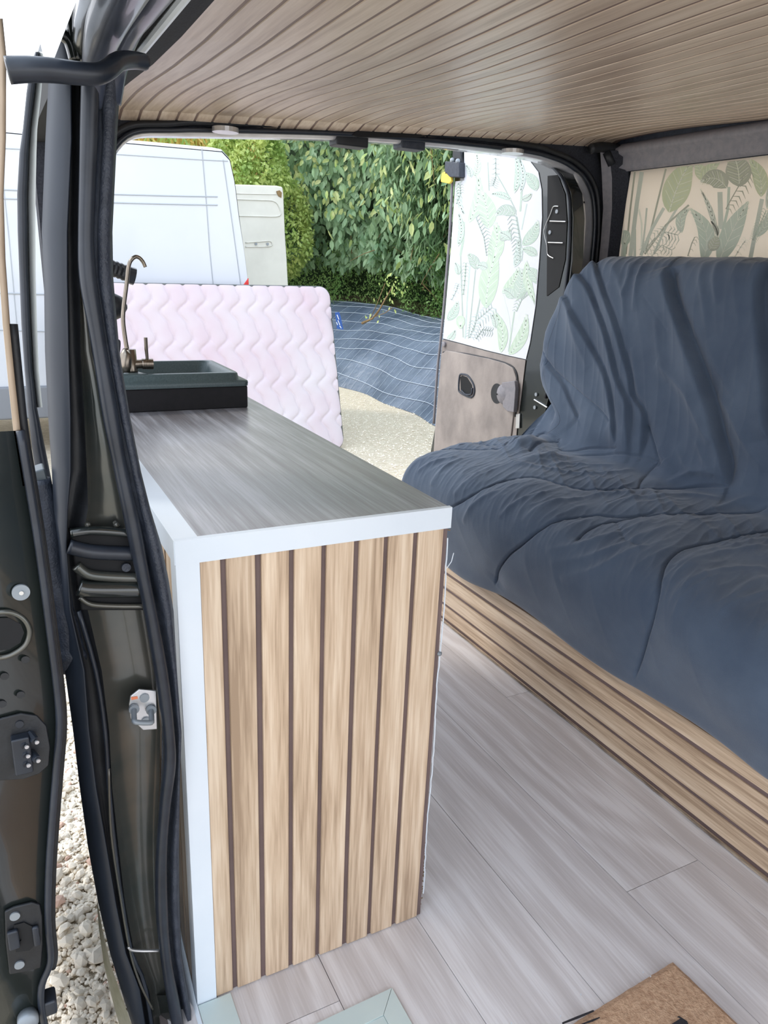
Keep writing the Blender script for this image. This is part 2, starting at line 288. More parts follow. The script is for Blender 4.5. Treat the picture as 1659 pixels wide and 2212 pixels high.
# ---- right wall: lower metal, window panel with wallpaper, rails
wr = empty('wall_right', (XW, 0, 0), 'far side wall of the van behind the sofa with dark upper rail', 'wall', kind='structure')
boxo('wall_panel', (XW+.012, -1.7, 0), (XW+.05, 1.30, 1.02), M_plastic, wr); boxo('wall_panel', (XW+.012, -1.7, 1.475), (XW+.05, 1.30, 1.60), M_plastic, wr); boxo('wall_panel', (XW+.012, 1.15, 1.02), (XW+.05, 1.30, 1.475), M_plastic, wr)
rail = MB()
rail.grid([[(XW-.006, y, 1.485), (XW-.02, y, 1.497), (XW-.016, y, 1.530), (XW-.03, y, 1.538), (XW-.034, y, 1.556), (XW+.005, y, 1.575)] for y in np.linspace(-1.7, 1.2, 20)])
rail.build('upper_rail', M_lining, wr, smooth=True)
def leafdecals(items, to3, off, mats, name, parent, th=.00045):
    """printed botanical wallpaper: every leaf a film of its own; joined as one print"""
    V = []; Fc = []; MI = []; k = [0]
    def poly(P, mi):
        k[0] += 1; b = len(V)
        for p in P: V.append(to3(p, k[0]*1.6e-5+th*.5))
        Fc.append(tuple(range(b, b+len(P)))); MI.append(mi)
    def strip(C, wd, mi):
        C = [np.array(c, float) for c in C]; A = []; B = []
        for i, c in enumerate(C):
            t = C[min(i+1, len(C)-1)]-C[max(i-1, 0)]; t = t/(np.linalg.norm(t)+1e-9); n = np.array([-t[1], t[0]])
            w_ = wd[i] if hasattr(wd, '__len__') else wd
            A.append(c+n*w_/2); B.append(c-n*w_/2)
        b = len(V); z = k[0]*1.6e-5+th*.5+(8e-6 if mi == 4 or (not hasattr(wd, '__len__') and wd < 1) else 0)
        for a_, b_ in zip(A, B): V.append(to3(a_, z)); V.append(to3(b_, z))
        for i in range(len(C)-1): Fc.append((b+2*i, b+2*i+1, b+2*i+3, b+2*i+2)); MI.append(mi)
    def leaf(a, t, w_, mi, bend=.12, veins=True):
        a = np.array(a, float); t = np.array(t, float); d = t-a; n = np.array([-d[1], d[0]]); n /= np.linalg.norm(n); Lh = np.linalg.norm(d)
        cs = [a+d*u+n*math.sin(u*PI)*bend*Lh for u in np.linspace(0, 1, 13)]
        wd = [w_*max(.02, math.sin(PI*min(1, u)**.8))**.85 for u in np.linspace(0, 1, 13)]
        strip(cs, wd, mi)
        if veins:
            strip(cs, max(1.3, w_*.03), 4)
            for i in range(2, 12):
                for sgn in (1, -1):
                    c0 = cs[i-1]; c1 = cs[min(i+1, 12)]+n*sgn*wd[i]*.42
                    strip([c0, c1], .9, 4 if i % 2 else (mi+1) % 4)
    for it in items:
        k[0] += 1
        if it[0] == 'L': leaf(it[1], it[2], it[3], it[4], it[5] if len(it) > 5 else .1)
        elif it[0] == 'S': strip(smoothpath([np.append(p, 0) for p in it[1]], 4) if 0 else [np.array(p) for p in it[1]], it[2], it[3])
        elif it[0] == 'H':
            c = np.array(it[1], float); r = it[2]
            poly([c+np.array([r*1.0*math.sin(q)*(1+.15*math.cos(2*q)), -r*1.1*math.cos(q)-(.25*r if abs(q-PI) > .3 else -.1*r)]) for q in np.linspace(0, 2*PI, 25)[:-1]], it[3])
            for q in (-.9, -.45, 0, .45, .9): strip([c+(0, r*.8), c+(r*.8*math.sin(q), -r*.9*math.cos(q))], 1.0, 4)
        elif it[0] == 'F':   # frond: stem polyline, leaflet length, side, mat
            P = [np.array(p, float) for p in it[1]]; n_l = it[5] if len(it) > 5 else 12
            strip(P, 2.2, it[4])
            for j in range(n_l):
                u = j/(n_l-1)*(len(P)-1); i = min(int(u), len(P)-2); c = P[i]+(P[i+1]-P[i])*(u-i); d = P[i+1]-P[i]; d = d/np.linalg.norm(d)
                for sd in ((1, -1) if it[3] == 0 else (it[3],)):
                    n = np.array([-d[1], d[0]])*sd; ln = it[2]*(.65+.35*math.sin(u/len(P)*PI))
                    q1 = c+n*ln*.5+d*ln*.25; q2 = c+n*ln*.95+np.array([0, ln*.22])
                    strip([c, q1, q2], [1.0, ln*.13, .6], it[4])
    o = mk(name, V, Fc, mats, parent); o.data.polygons.foreach_set('material_index', MI); return o
wn = empty('window_1', (XW, 0, 1.2), 'side window boarded over with cream wallpaper printed with green tropical leaves', 'window', kind='structure')
pl = [at(px, py, 0, XW) for px, py in ((1363, 371), (1352, 440), (1338, 545), (1331, 620))]
wp = MB(); yy = [pl[0][1], pl[1][1], pl[2][1], pl[3][1]]
wp.prism([(XW, -1.7, 1.480), (XW, yy[0], 1.484), (XW, yy[1], pl[1][2]), (XW, yy[2], pl[2][2]), (XW, yy[3], pl[3][2]), (XW, yy[3], .9), (XW, -1.7, .9)], (.004, 0, 0))
wp.build('wallpaper_panel', M_paperw, wn)
k = 1/4.621; W = lambda *p: [(1300+a*k, 300+b*k) for a, b in p]
w1 = lambda a, b: (1300+a*k, 300+b*k)
itw = [('S', W((330, 330), (285, 700), (240, 1150)), 4, 3), ('S', W((400, 330), (350, 650), (285, 1170)), 9, 2), ('S', W((640, 300), (560, 620), (440, 1120)), 4, 3),
       ('S', W((370, 700), (400, 850), (395, 1160)), 4, 4), ('S', W((450, 690), (430, 900), (400, 1150)), 4, 2), ('S', W((620, 690), (500, 900), (390, 1165)), 7, 2), ('S', W((770, 660), (640, 880), (520, 1150)), 5, 2), ('S', W((870, 660), (640, 860), (430, 1150)), 4, 3),
       ('S', W((1600, 600), (1540, 900), (1485, 1190)), 9, 2), ('S', W((1180, 530), (1190, 900)), 11, 2), ('S', W((1270, 480), (1260, 700), (1200, 950)), 6, 1),
       ('L', w1(1150, 980), w1(985, 500), 55*k, 2, .05), ('L', w1(1160, 980), w1(1090, 820), 60*k, 4, .1),
       ('L', w1(1000, 420), w1(930, 225), 120*k, 0), ('L', w1(990, 410), w1(1180, 225), 110*k, 0, -.05), ('L', w1(1250, 490), w1(985, 430), 190*k, 3, .25),
       ('L', w1(1375, 480), w1(1310, 130), 260*k, 3, .05), ('L', w1(1590, 580), w1(1470, 190), 150*k, 0, .12), ('L', w1(1650, 700), w1(1690, 330), 120*k, 2), ('L', w1(672, 735), w1(900, 205), 270*k, 0, -.04),
       ('L', w1(1010, 1230), w1(880, 690), 165*k, 1, .18), ('L', w1(800, 940), w1(880, 690), 95*k, 1, -.2), ('L', w1(1165, 1240), w1(1465, 620), 200*k, 1, -.02), ('L', w1(1070, 1110), w1(1150, 960), 120*k, 3),
       ('H', w1(230, 1000), 66*k, 1), ('S', W((230, 1050), (225, 1190)), 7, 1), ('S', W((165, 800), (200, 1190)), 5, 2), ('S', W((330, 900), (330, 1190)), 6, 2),
       ('F', W((1240, 700), (1300, 590), (1380, 450), (1430, 330)), 26, 1, 3, 9), ('F', W((420, 1130), (520, 1000), (640, 930), (760, 960)), 22, 0, 2, 12), ('F', W((500, 1170), (600, 1060), (700, 1110)), 16, 0, 2, 8),
       ('F', W((1510, 1010), (1560, 900), (1640, 720)), 14, 0, 1, 14), ('L', w1(1540, 980), w1(1680, 690), 90*k, 1), ('F', W((860, 1170), (900, 1040), (930, 980)), 10, 1, 3, 5), ('F', W((1330, 1180), (1400, 1060), (1440, 1010)), 12, 0, 4, 6)]
# wallpaper carries on along the panel beyond the photograph's frame
def wallto3(p, z):
    x = max(p[0], np.interp(p[1], [371, 440, 545, 620], [1364, 1353, 1339, 1332])); y = max(p[1], 372-(x-1363)*.108)
    q = at(x, y, 0, XW); q[0] = XW-z; return q
leafdecals(itw, wallto3, 0, P_wall, 'leaf_print', wn)
for j, (yy_, zz_) in enumerate([(.1, 1.25), (-.12, 1.2), (-.35, 1.28), (-.6, 1.22), (-.85, 1.26)]):
    leafdecals([('L', (0, 0), (60, 150), 60, 0), ('L', (90, 10), (40, 160), 55, 1, -.1), ('L', (130, 0), (170, 140), 60, 2), ('F', [(110, -10), (120, 90), (150, 170)], 26, 0, 3, 10), ('S', [(10, -60), (20, 160)], 5, 2)],
               lambda p, z, a=yy_, b=zz_: (XW-z, a-p[0]*.0011, b+p[1]*.0011-.02), 0, P_wall, 'leaf_print', wn)
# ---- rear corner pillar, header, opening frame
OP = [(.06, -.02), (.06, .6), (.075, 1.2), (.115, 1.32), (.146, 1.392), (.20, 1.441), (.30, 1.457), (.5, 1.476), (.8, 1.500), (1.1, 1.513), (1.4, 1.517), (1.55, 1.508), (1.64, 1.482), (1.70, 1.440), (1.735, 1.375), (1.752, 1.25), (1.755, .9), (1.755, .5), (1.755, -.02)]
wb = empty('wall_back', (.9, YR, 0), 'rear end of the van body framing the open rear doorway', 'wall', kind='structure')
sm = smoothpath([(a, YR, b) for a, b in OP], 4)
def frame_outer(p):
    x, z = p[0], p[2]
    if z > 1.3 and .16 < x < 1.72: return (x, YR+.002, max(cz(min(max(x, .09), XW), YR)+.006, z+.012))
    if x < .5: return (-.042, YR+.002, min(z, 1.47))
    return (min(XW+.03, x+.05), YR+.002, min(z+.06, 1.57))
hd = MB()
hd.grid([[tuple(p), frame_outer(p)] for p in sm])
hd.grid([[frame_outer(p), (frame_outer(p)[0], YR+.09, frame_outer(p)[2]+.05)] for p in sm])
hd.build('frame_face', M_felt, wb, smooth=True)
cen = np.array([.95, YR, .8])
def outw(p, d):
    v = np.array([p[0]-cen[0], 0, p[2]-cen[2]]);
    if p[2] < 1.3: v = np.array([np.sign(p[0]-cen[0]), 0, 0.])
    elif .3 < p[0] < 1.5: v = np.array([0, 0, 1.])
    v = v/np.linalg.norm(v); return np.array(p)+v*d
sh = MB(); sh.grid([[outw(p, .006)+(0, .004, 0), outw(p, .002)+(0, .014, 0), outw(p, -.005)+(0, .020, 0), outw(p, -.007)+(0, .030, 0), outw(p, -.005)+(0, .085, 0), outw(p, .012)+(0, .10, 0)] for p in sm])
sh.build('shut_face', mat('grey_metal_shut_face', srgb(176, 176, 182), srgb(206, 206, 212), (8, 8, 8), rough=.25, metal=.35, coat=.5), wb, smooth=True)
MB().tube([tuple(outw(p, .006)) for p in sm], .0075, 10).build('door_seal', M_rubgl, wb, smooth=True)
MB().tube([tuple(outw(p, .024)-np.array([0, .004, 0])) for p in sm], .009, 8).build('inner_seal', M_rubber, wb, smooth=True)
MB().prism([(x_, YR+.004, z_) for x_, z_ in ((1.665, 1.492), (1.725, 1.462), (1.765, 1.40), (1.79, 1.25), (1.84, 1.2), (1.84, 1.60), (1.58, 1.60), (1.58, 1.530))], (0, .02, 0)).build('corner_gusset', M_dark, wb)
MB().prism([at(*p, 1, YR+.032) for p in ((1218, 343), (1252, 358), (1272, 395), (1279, 450), (1274, 560), (1262, 690), (1236, 690), (1241, 560), (1249, 450), (1244, 400), (1230, 365))], (0, .012, 0)).build('hinge_side_strip', mat('brightened_strip_metal', srgb(196, 192, 184), srgb(222, 214, 202), (30, 30, 12), rough=.3, metal=.3), wb, bevel=.002)  # pale overlay added to brighten the shut face where it lies in shade
# holes of the shut face
for px, py in ((1262, 437), (1253, 452), (1250, 488), (1243, 546)):
    c = at(px, py, 1, YR+.031); disc(c, (0, -1, 0), .0035, .001, 10).build('fixing_hole', M_dark, wb)
# pillar trim between opening and side window
pt = MB()
def pcol(pts, y): return [at(px, py, 1, y) for px, py in pts]
cA = pcol([(1296, 320), (1300, 380), (1303, 450), (1298, 520), (1290, 600), (1270, 760), (1240, 900)], YR-.03)
cB = pcol([(1315, 325), (1322, 385), (1322, 450), (1316, 520), (1307, 600), (1290, 760), (1262, 900)], YR-.06)
cC = pcol([(1332, 325), (1338, 385), (1336, 450), (1330, 520), (1322, 600), (1305, 760), (1285, 900)], YR-.075)
cD = [np.array([XW, p[1]+.004, p[2]]) for p in [at(px, py, 0, XW) for px, py in ((1358, 335), (1360, 385), (1352, 450), (1342, 520), (1328, 610), (1310, 760), (1290, 900))]]
mb = MB(); mb.grid([cA, cB]); mb.build('pillar_trim', M_lining, wb, smooth=True)
mb = MB(); mb.grid([cB, cC, cD]); mb.build('pillar_cloth', M_felt, wb, smooth=True)
mb = MB(); mb.tube(smoothpath(pcol([(1276, 322), (1300, 318), (1330, 322), (1352, 330)], YR-.05), 5), .016, 8); mb.tube([at(1310, 328, 1, YR-.05), at(1322, 356, 1, YR-.06)], .014, 8); mb.tube([at(1345, 330, 1, YR-.07), at(1350, 368, 1, YR-.08)], .016, 8)
mb.build('corner_bracket', M_rubber, wb, smooth=True)
# oval grommets and black stops under the header
for i, (px, py) in enumerate(((487, 285), (1107, 331))):
    c = at(px, py, 2, 1.463 if i == 0 else 1.497); m = MB()
    m.tube([(c[0], c[1], c[2]-.0015), (c[0], c[1], c[2]+.01)], .034, 20); o = m.build('oval_grommet', M_steel, wb, smooth=False); 
for i, (a, b) in enumerate((((722, 296), (790, 322)), ((862, 300), (912, 327)))):
    p = at(a[0], a[1], 1, YR+.03); q = at(b[0], b[1], 1, YR+.03)
    boxo('rear_door_stop', (p[0], YR+.01, q[2]), (q[0], YR+.07, p[2]+.012), M_rubber if i == 0 else M_plastic, wb, bevel=.005)
    boxo('door_stop_plate', (p[0]-.02, YR+.02, p[2]-.002), (p[0]+.004, YR+.06, p[2]+.012), M_steel, wb, bevel=.002)
p = at(912, 300, 1, YR+.04); q = at(985, 322, 1, YR+.04); boxo('check_arm', (p[0], YR+.035, q[2]-.002), (q[0]+.01, YR+.05, p[2]), M_plastic, wb, bevel=.003)
# torn black liner flap at the ceiling edge
p = [at(a, b, 1, YR-.012) for a, b in ((770, 283), (830, 283), (905, 288), (918, 295), (900, 297), (775, 296), (762, 292))]
MB().prism(p, (0, .01, 0)).build('liner_flap', M_dark, wb)

# ---- left side: inner wall behind cabinet, rear side panel and C pillar
wl = empty('wall_left', (-.08, 0, 0), 'near side body of the black van with door pillar, seals and striker', 'wall', kind='structure')
boxo('rear_quarter_rail', (-.05, .07, 1.40), (.03, 1.24, 1.47), M_dark, wl); boxo('inner_side_panel', (-.072, .30, -.02), (-.060, .8, .74), M_plastic, wl, bevel=.01)
def rows(pts, y):
    return [at(px, py, 1, y) for px, py in pts]
PY = [0, 70, 150, 300, 500, 600, 760, 900, 1020, 1100, 1180, 1250, 1320, 1450, 1580, 1700, 1830, 1950, 2060, 2140, 2230, 2330]
def col(keys, y):
    ky = [b for a, b in keys]; kx = [a for a, b in keys]
    return [at(float(np.interp(p, ky, kx)), p, 1, y if not callable(y) else y(p)) for p in PY]
c0 = [(93, 0), (92, 60), (108, 95), (106, 150), (98, 300), (90, 500), (95, 600), (97, 760), (104, 900), (112, 1020), (116, 1100), (128, 1200), (134, 1320), (140, 1450), (158, 1580), (172, 1700), (190, 1830), (212, 1950), (238, 2060), (262, 2140), (290, 2230), (320, 2330)]
cA1 = [(150, 0), (128, 100), (150, 150), (158, 210), (152, 300), (143, 500), (143, 600), (146, 760), (150, 900), (150, 1020), (143, 1100), (140, 1180), (150, 1320), (180, 1450), (190, 1580), (205, 1700), (228, 1830), (248, 1950), (270, 2060), (300, 2140), (330, 2330)]
cA2 = [(175, 0), (160, 150), (160, 300), (160, 500), (163, 600), (170, 760), (180, 900), (186, 1020), (165, 1100), (150, 1180), (168, 1320), (205, 1450), (225, 1580), (233, 1700), (246, 1830), (262, 1950), (283, 2060), (314, 2140), (340, 2330)]
cB1 = [(190, 0), (170, 150), (172, 300), (172, 500), (172, 600), (174, 760), (182, 900), (188, 1020), (190, 1100), (175, 1180), (190, 1320), (220, 1450), (236, 1580), (242, 1700), (256, 1830), (270, 1950), (290, 2060), (322, 2140), (350, 2330)]
cB2 = [(215, 0), (190, 150), (185, 300), (180, 500), (182, 600), (202, 760), (235, 900), (258, 1020), (275, 1100), (292, 1180), (318, 1320), (338, 1450), (350, 1580), (348, 1700), (343, 1830), (345, 1950), (355, 2060), (366, 2140), (385, 2330)]
cS = [(196, 150), (192, 300), (186, 500), (190, 600), (206, 700), (226, 820), (243, 920), (262, 1020), (284, 1120), (306, 1230), (330, 1350), (352, 1480), (364, 1580), (366, 1650), (356, 1740), (348, 1860), (350, 1980), (360, 2080), (374, 2160), (392, 2260), (405, 2330)]
cT1 = [(208, 150), (212, 300), (200, 500), (203, 600), (222, 720), (244, 850), (266, 960), (288, 1060), (315, 1180), (345, 1320), (368, 1450), (380, 1580), (380, 1680), (368, 1800), (362, 1900), (366, 2010), (380, 2100), (396, 2180), (420, 2330)]
cT2 = [(262, 150), (256, 260), (250, 330), (243, 500), (245, 620), (262, 800), (300, 1000), (330, 1120), (356, 1200), (375, 1320), (384, 1480), (392, 1580), (386, 1750), (388, 1950), (392, 2060), (405, 2140), (422, 2230), (440, 2330)]
pil = MB(); pil.grid([col(c0, .055), col(c0, .02), col(cA1, -.012)]); pil.build('pillar_flange', mat('black_paint_satin', srgb(34, 40, 50), srgb(42, 49, 60), (6, 6, 4), rough=.42), wl, smooth=True, solid=.002)
pil = MB(); pil.grid([col(cA1, -.012), [(a+b)/2+np.array([0, .02, 0]) for a, b in zip(col(cA1, 0), col(cA2, 0))], col(cA2, .004), col(cB1, -.004)]); pil.build('seal_channel', M_rubber, wl, smooth=True)
pil = MB()
g0, g1 = col(cB1, -.004), col(cB2, .0)
pil.grid([g0]+[[a*(1-t)+b*t+np.array([0, .010*math.sin(t*PI)+.004, 0]) for a, b in zip(g0, g1)] for t in (.15, .35, .6, .85)]+[[b+np.array([0, .012, 0]) for b in g1]])
pil.build('pillar_panel', M_paintg, wl, smooth=True)
pil = MB(); pil.grid([col(cB2, .012), col(cT1, .004), [a*.75+b*.25+np.array([0, -.010, 0]) for a, b in zip(col(cT1, -.010), col(cT2, -.010))], [a*.3+b*.7+np.array([0, -.010, 0]) for a, b in zip(col(cT1, -.010), col(cT2, -.010))], col(cT2, -.004), [p+np.array([-.010, .012, 0]) for p in col(cT2, 0)]]); pil.build('pillar_trim', M_plastic, wl, smooth=True)
sp_ = smoothpath([at(a, b, 1, -.022) for a, b in cS], 5); MB().tube(sp_, [.0085+.0005*math.sin(i*.5) for i in range(len(sp_))], 12).build('bulb_seal', M_rubgl, wl, smooth=True)
sp2 = smoothpath([at(a+2, b, 1, -.008) for a, b in cA2 if b > 1300], 3); MB().tube(sp2, .0030, 8).build('channel_lip', M_rubgl, wl, smooth=True)
# horizontal recess with door guide rail across the pillar
ys0 = -.006
def band(name, py0, py1, xl0, xl1, xr0, xr1, m, d):
    MB().prism([at(xl0, py0, 1, ys0), at(xr0, py0, 1, ys0), at(xr1, py1, 1, ys0), at(xl1, py1, 1, ys0)], (0, d, 0)).build(name, m, wl, bevel=.003)
band('guide_recess', 1150, 1320, 150, 175, 290, 318, M_dark, .03)
def ribpath(P, r, nm, m): MB().tube(smoothpath([at(a, b, 1, ys0-.004) for a, b in P], 5), r, 10).build(nm, m, wl, smooth=True)
ribpath([(152, 1152), (200, 1146), (285, 1152)], .0055, 'recess_lip', M_paint)
ribpath([(148, 1180), (200, 1192), (292, 1196)], .009, 'guide_rail', M_rubgl)
ribpath([(165, 1222), (190, 1240), (240, 1246), (304, 1248)], .0065, 'recess_rib', M_paintg)
ribpath([(170, 1268), (200, 1272), (310, 1272)], .011, 'recess_step', M_paint)
ribpath([(172, 1290), (196, 1305), (250, 1309), (316, 1309)], .0032, 'recess_edge', M_paintg)
c = at(272, 1224, 1, ys0-.002); disc(c, (0, -1, 0), .0055, .004, 16).build('guide_bolt', M_plastic, wl)
ribpath([(277, 2045), (285, 2052), (310, 2054), (345, 2053)], .0022, 'panel_crease', M_steel)
ribpath([(235, 1660), (240, 1800), (262, 1950), (282, 2060), (305, 2130), (330, 2180)], .0018, 'panel_fold', M_paintg)
for px in (188, 250): disc(at(px, 1131, 1, .001), (0, -1, 0), .004, .006, 12, .003).build('weld_stud', M_paintg, wl)
# bodywork left of the pillar: lock boss, lower door cover
mb = MB(); mb.tube(smoothpath([at(*p, 1, .035) for p in ((84, 1035), (98, 1120), (108, 1230), (140, 1330), (150, 1400), (142, 1450))], 6), [.013+.012*min(1, i/18) if i < 24 else .03-.02*(i-24)/6 for i in range(31)], 14); mb.build('hinge_cover', M_plastic, wl, smooth=True)
MB().prism([at(*p, 1, .03) for p in ((64, 1022), (96, 1012), (104, 1040), (100, 1052), (68, 1048))], (0, .03, 0)).build('guide_bracket', mat('grey_guide_bracket', srgb(78, 86, 90), rough=.4), wl, bevel=.002)
# striker plate
so = at(308, 1531, 1, -.018)
st = [at(*p, 1, -.008) for p in ((281, 1502), (300, 1487), (337, 1490), (339, 1573), (308, 1575), (292, 1560), (281, 1550), (278, 1520))]
sk = MB().prism(st, (0, -.003, 0)).build('striker_plate', M_steel, wl, bevel=.001)
for p in ((312, 1507), (315, 1557)): disc(at(*p, 1, -.011), (0, -1, 0), .0062, .002, 16).build('striker_bolt', M_screw, sk)
MB().prism([at(*p, 1, -.0112) for p in ((283, 1506), (297, 1504), (298, 1509), (284, 1512))], (0, -.0004, 0)).build('orange_mark', mat('orange_paint_mark', srgb(226, 130, 90)), sk)
a_ = at(289, 1530, 1, -.012); b_2 = at(326, 1532, 1, -.012); dn = np.array([-.004, -.026, -.004])
MB().tube(smoothpath([a_, a_+dn*.8, a_+dn+(b_2-a_)*.1, b_2+dn+(a_-b_2)*.1, b_2+dn*.8, b_2], 4), .0036, 10).build('striker_loop', M_screw, sk, smooth=True)
for q in (a_, b_2): disc(q, (0, -1, 0), .0068, .004, 16).build('striker_collar', M_screw, sk)
# sliding door side window glass and its rubber seen along the body side
seal = [(80, 112), (72, 150), (66, 200), (57, 280), (52, 330), (48, 420), (49, 500), (52, 600), (56, 700), (62, 800), (70, 880), (82, 960), (96, 1040), (118, 1180)]
wd_ = [4, 8, 9, 8, 10, 11, 11, 10, 10, 9, 10, 14, 16, 14]
yv = .30
q1 = MB(); q1.grid([[at(a-w_, b, 1, yv-.01) for (a, b), w_ in zip(seal, wd_)], [at(a, b, 1, yv-.025) for (a, b), w_ in zip(seal, wd_)], [at(a+w_, b, 1, yv-.01) for (a, b), w_ in zip(seal, wd_)], [at(a+w_, b, 1, yv+.2) for (a, b), w_ in zip(seal, wd_)]])
q1.build('side_window_seal', M_rubgl, wl, smooth=True)
q2 = MB(); q2.grid([[at(a+w_, b, 1, yv) for (a, b), w_ in zip(seal[:11], wd_)], [at(a+w_+18-1.3*abs(i-5), b, 1, yv-.03) for i, ((a, b), w_) in enumerate(zip(seal[:11], wd_))]])
q2.build('side_window_reflection', mat('window_reflection_tint', srgb(196, 200, 196), srgb(216, 218, 214), (6, 6, 6), rough=.15, coat=.6), wl, smooth=True)  # pale band: the reflection in the window glass is painted as colour
# outer sill below the pillar, cream dusty edge
sl = MB(); sl.grid([[at(a, b, 1, .05) for a, b in ((209, 1950), (214, 2010), (224, 2080), (240, 2150), (262, 2230), (285, 2300))], [at(a, b, 1, .03) for a, b in ((211, 1950), (222, 2010), (238, 2080), (262, 2150), (290, 2230), (320, 2300))]])
sl.build('sill_edge', mat('dusty_sill', srgb(196, 190, 170), srgb(150, 146, 120), (9, 30, 9), rough=.6), wl, smooth=True)
boxo('sill_box', (-.16, -1.6, -.30), (-.045, -.02, -.045), M_paint, wl, bevel=.02)
sl = MB(); sl.grid([[at(a, b, 1, .02) for a, b in ((330, 2150), (345, 2230), (360, 2300))], [at(a, b, 1, -.03) for a, b in ((375, 2150), (395, 2230), (420, 2300))]]).build('sill_corner', M_paint, wl, smooth=True)
# outer skin and upper rail over the sliding doorway, running forward
ur = empty('trim_6', (-.05, -.5, 1.3), 'black roof rail and seals above the sliding doorway', 'rail', kind='structure')
def ybar(px, py, y, r, nm, m, y0=-1.5, y1=None, fl=1.0):
    c = at(px, py, 1, y); MB().tube(smoothpath([(c[0], y0, c[2]+.004), (c[0], -.6, c[2]+.004), (c[0], y, c[2]), (c[0], (y1 if y1 is not None else y+.08), c[2]-.002)], 4), r, 14, flat=fl).build(nm, m, ur, smooth=True)
def bend(P, r, nm, m):
    q = smoothpath([at(a, b, 1, y) for a, b, y in P], 6); n = len(q); MB().tube(q, [r[0]+(r[1]-r[0])*i/(n-1) for i in range(n)], 16).build(nm, m, ur, smooth=True)
bend([(202, 230, -.012), (206, 150, -.03), (220, 80, -.09), (250, 0, -.18), (315, -150, -.36), (470, -500, -.6)], (.009, .026), 'door_rail_bulge', M_tubelit)
bend([(236, 220, .0), (246, 140, -.015), (268, 60, -.07), (306, 0, -.13), (400, -140, -.30), (560, -420, -.55)], (.012, .022), 'rail_tube', M_tubelit)
bend([(186, 220, .012), (184, 140, -.0), (190, 60, -.05), (205, 0, -.12), (250, -150, -.30), (330, -420, -.5)], (.010, .020), 'rail_seal', M_paint)
MB().prism([at(281, 122, 1, .0), at(305, 126, 1, .0), at(305, 84, 1, .0), at(290, 88, 1, .0)], (0, .02, 0)).build('rail_end_bracket', M_paintg, ur, bevel=.002)
c = at(345, 50, 1, -.10); MB().tube([(c[0], -1.5, c[2]-.004), (c[0], .04, c[2]-.004)], .0045, 8).build('white_edge_strip', M_white, ur)
boxo('rail_channel', (c[0]-.03, -1.5, c[2]-.002), (c[0]-.004, .05, c[2]+.05), M_dark, ur)
c = at(372, 45, 1, .2); 
mb = MB(); mb.grid([[(.03, y, 1.41), (.06, y, 1.435), (.100, y, cz(.1, y)-.008), (.119, y, cz(.12, y)-.003), (.12, y, cz(.12, y)+.01)] for y in np.linspace(-1.6, 1.24, 14)]); mb.build('liner_edge', M_felt, ur, smooth=True)
mb = MB(); mb.grid([[(-.105, y, 1.31), (-.114, y, 1.36), (-.105, y, 1.45), (-.06, y, 1.56), (.05, y, 1.61)] for y in (-2.6, -1, -.3, -.03)]); mb.build('roof_side', M_paint, ur, smooth=True)
# vertical folded metal at the top of the pillar
for P, r in ((((128, 70), (150, 90), (162, 130)), .006), (((150, 0), (160, 70), (170, 130)), .007), (((178, 0), (176, 80), (186, 135)), .006)):
    MB().tube(smoothpath([at(a, b, 1, -.02) for a, b in P], 5), r, 8).build('metal_fold', M_paint, ur, smooth=True)
# ---- sliding door slid back along the body
sd = empty('door_1', (-.25, -.12, -.35), 'open black sliding door seen edge-on at the left with latch and contacts', 'door', kind='structure')
YD = -.13
edge = [(6, 40), (14, 120), (13, 300), (8, 420), (12, 560), (22, 700), (34, 820), (46, 930), (66, 1050), (82, 1150), (96, 1250), (110, 1360), (124, 1470), (131, 1560), (125, 1650), (116, 1760), (108, 1880), (106, 1990), (112, 2060), (108, 2090), (92, 2130), (92, 2180), (104, 2240), (120, 2300)]
# door shell: shut face (towards the camera) with depth
Ls = [(e[0], e[1]) for e in edge]
G = []
for off, dy in ((0, .045), (0, .008), (-6, .0)): G.append([at(a+off, b, 1, YD+dy) for a, b in Ls])
G.append([(-.262-.02*math.sin(i/len(Ls)*PI), YD, at(a, b, 1, YD)[2]) for i, (a, b) in enumerate(Ls)])
G2 = [[tuple(p) for p in g] for g in G]
lo = [i for i, (a, b) in enumerate(Ls) if b >= 930]; i0 = lo[0]
m = MB(); m.grid([g[i0:] for g in G2]); m.build('shut_face', M_paint, sd, smooth=True)
# window frame part above: slim tan-edged frame
m = MB(); m.grid([[at(a, b, 1, YD+.03) for a, b in Ls[:i0+2]], [at(a-3, b, 1, YD) for a, b in Ls[:i0+2]], [at(a-13-.5*i, b, 1, YD) for i, (a, b) in enumerate(Ls[:i0+2])], [at(a-14-.5*i, b, 1, YD+.03) for i, (a, b) in enumerate(Ls[:i0+2])]]); m.build('window_frame', mat('tan_frame_edge', srgb(178, 158, 138), srgb(150, 132, 110), (20, 20, 6), rough=.5), sd, smooth=True)
m = MB(); m.grid([[at(a-6, b, 1, YD-.004) for a, b in Ls[5:i0+1]], [(-.26, YD-.004, at(a, b, 1, YD)[2]) for a, b in Ls[5:i0+1]]])
ed = [at(a-2, b, 1, YD-.003) for a, b in Ls[7:]]; MB().tube(smoothpath(ed, 3), .0042, 8).build('edge_rubber', M_rubgl, sd, smooth=True)
ed = [at(a+5, b, 1, YD+.016) for a, b in Ls[5:20]]; MB().tube(smoothpath(ed, 3), .0046, 8).build('outer_rubber', M_rubber, sd, smooth=True)
m = MB(); m.grid([[tuple(p) for p in [at(a-2, b, 1, YD+.02) for a, b in Ls[i0:]]], [(-.235, .9, at(a, b, 1, YD)[2]) for a, b in Ls[i0:]]]); 
o = boxo('door_skin', (-.285, YD, -.42), (-.262, 1.0, .75), M_paint, sd, bevel=.006)
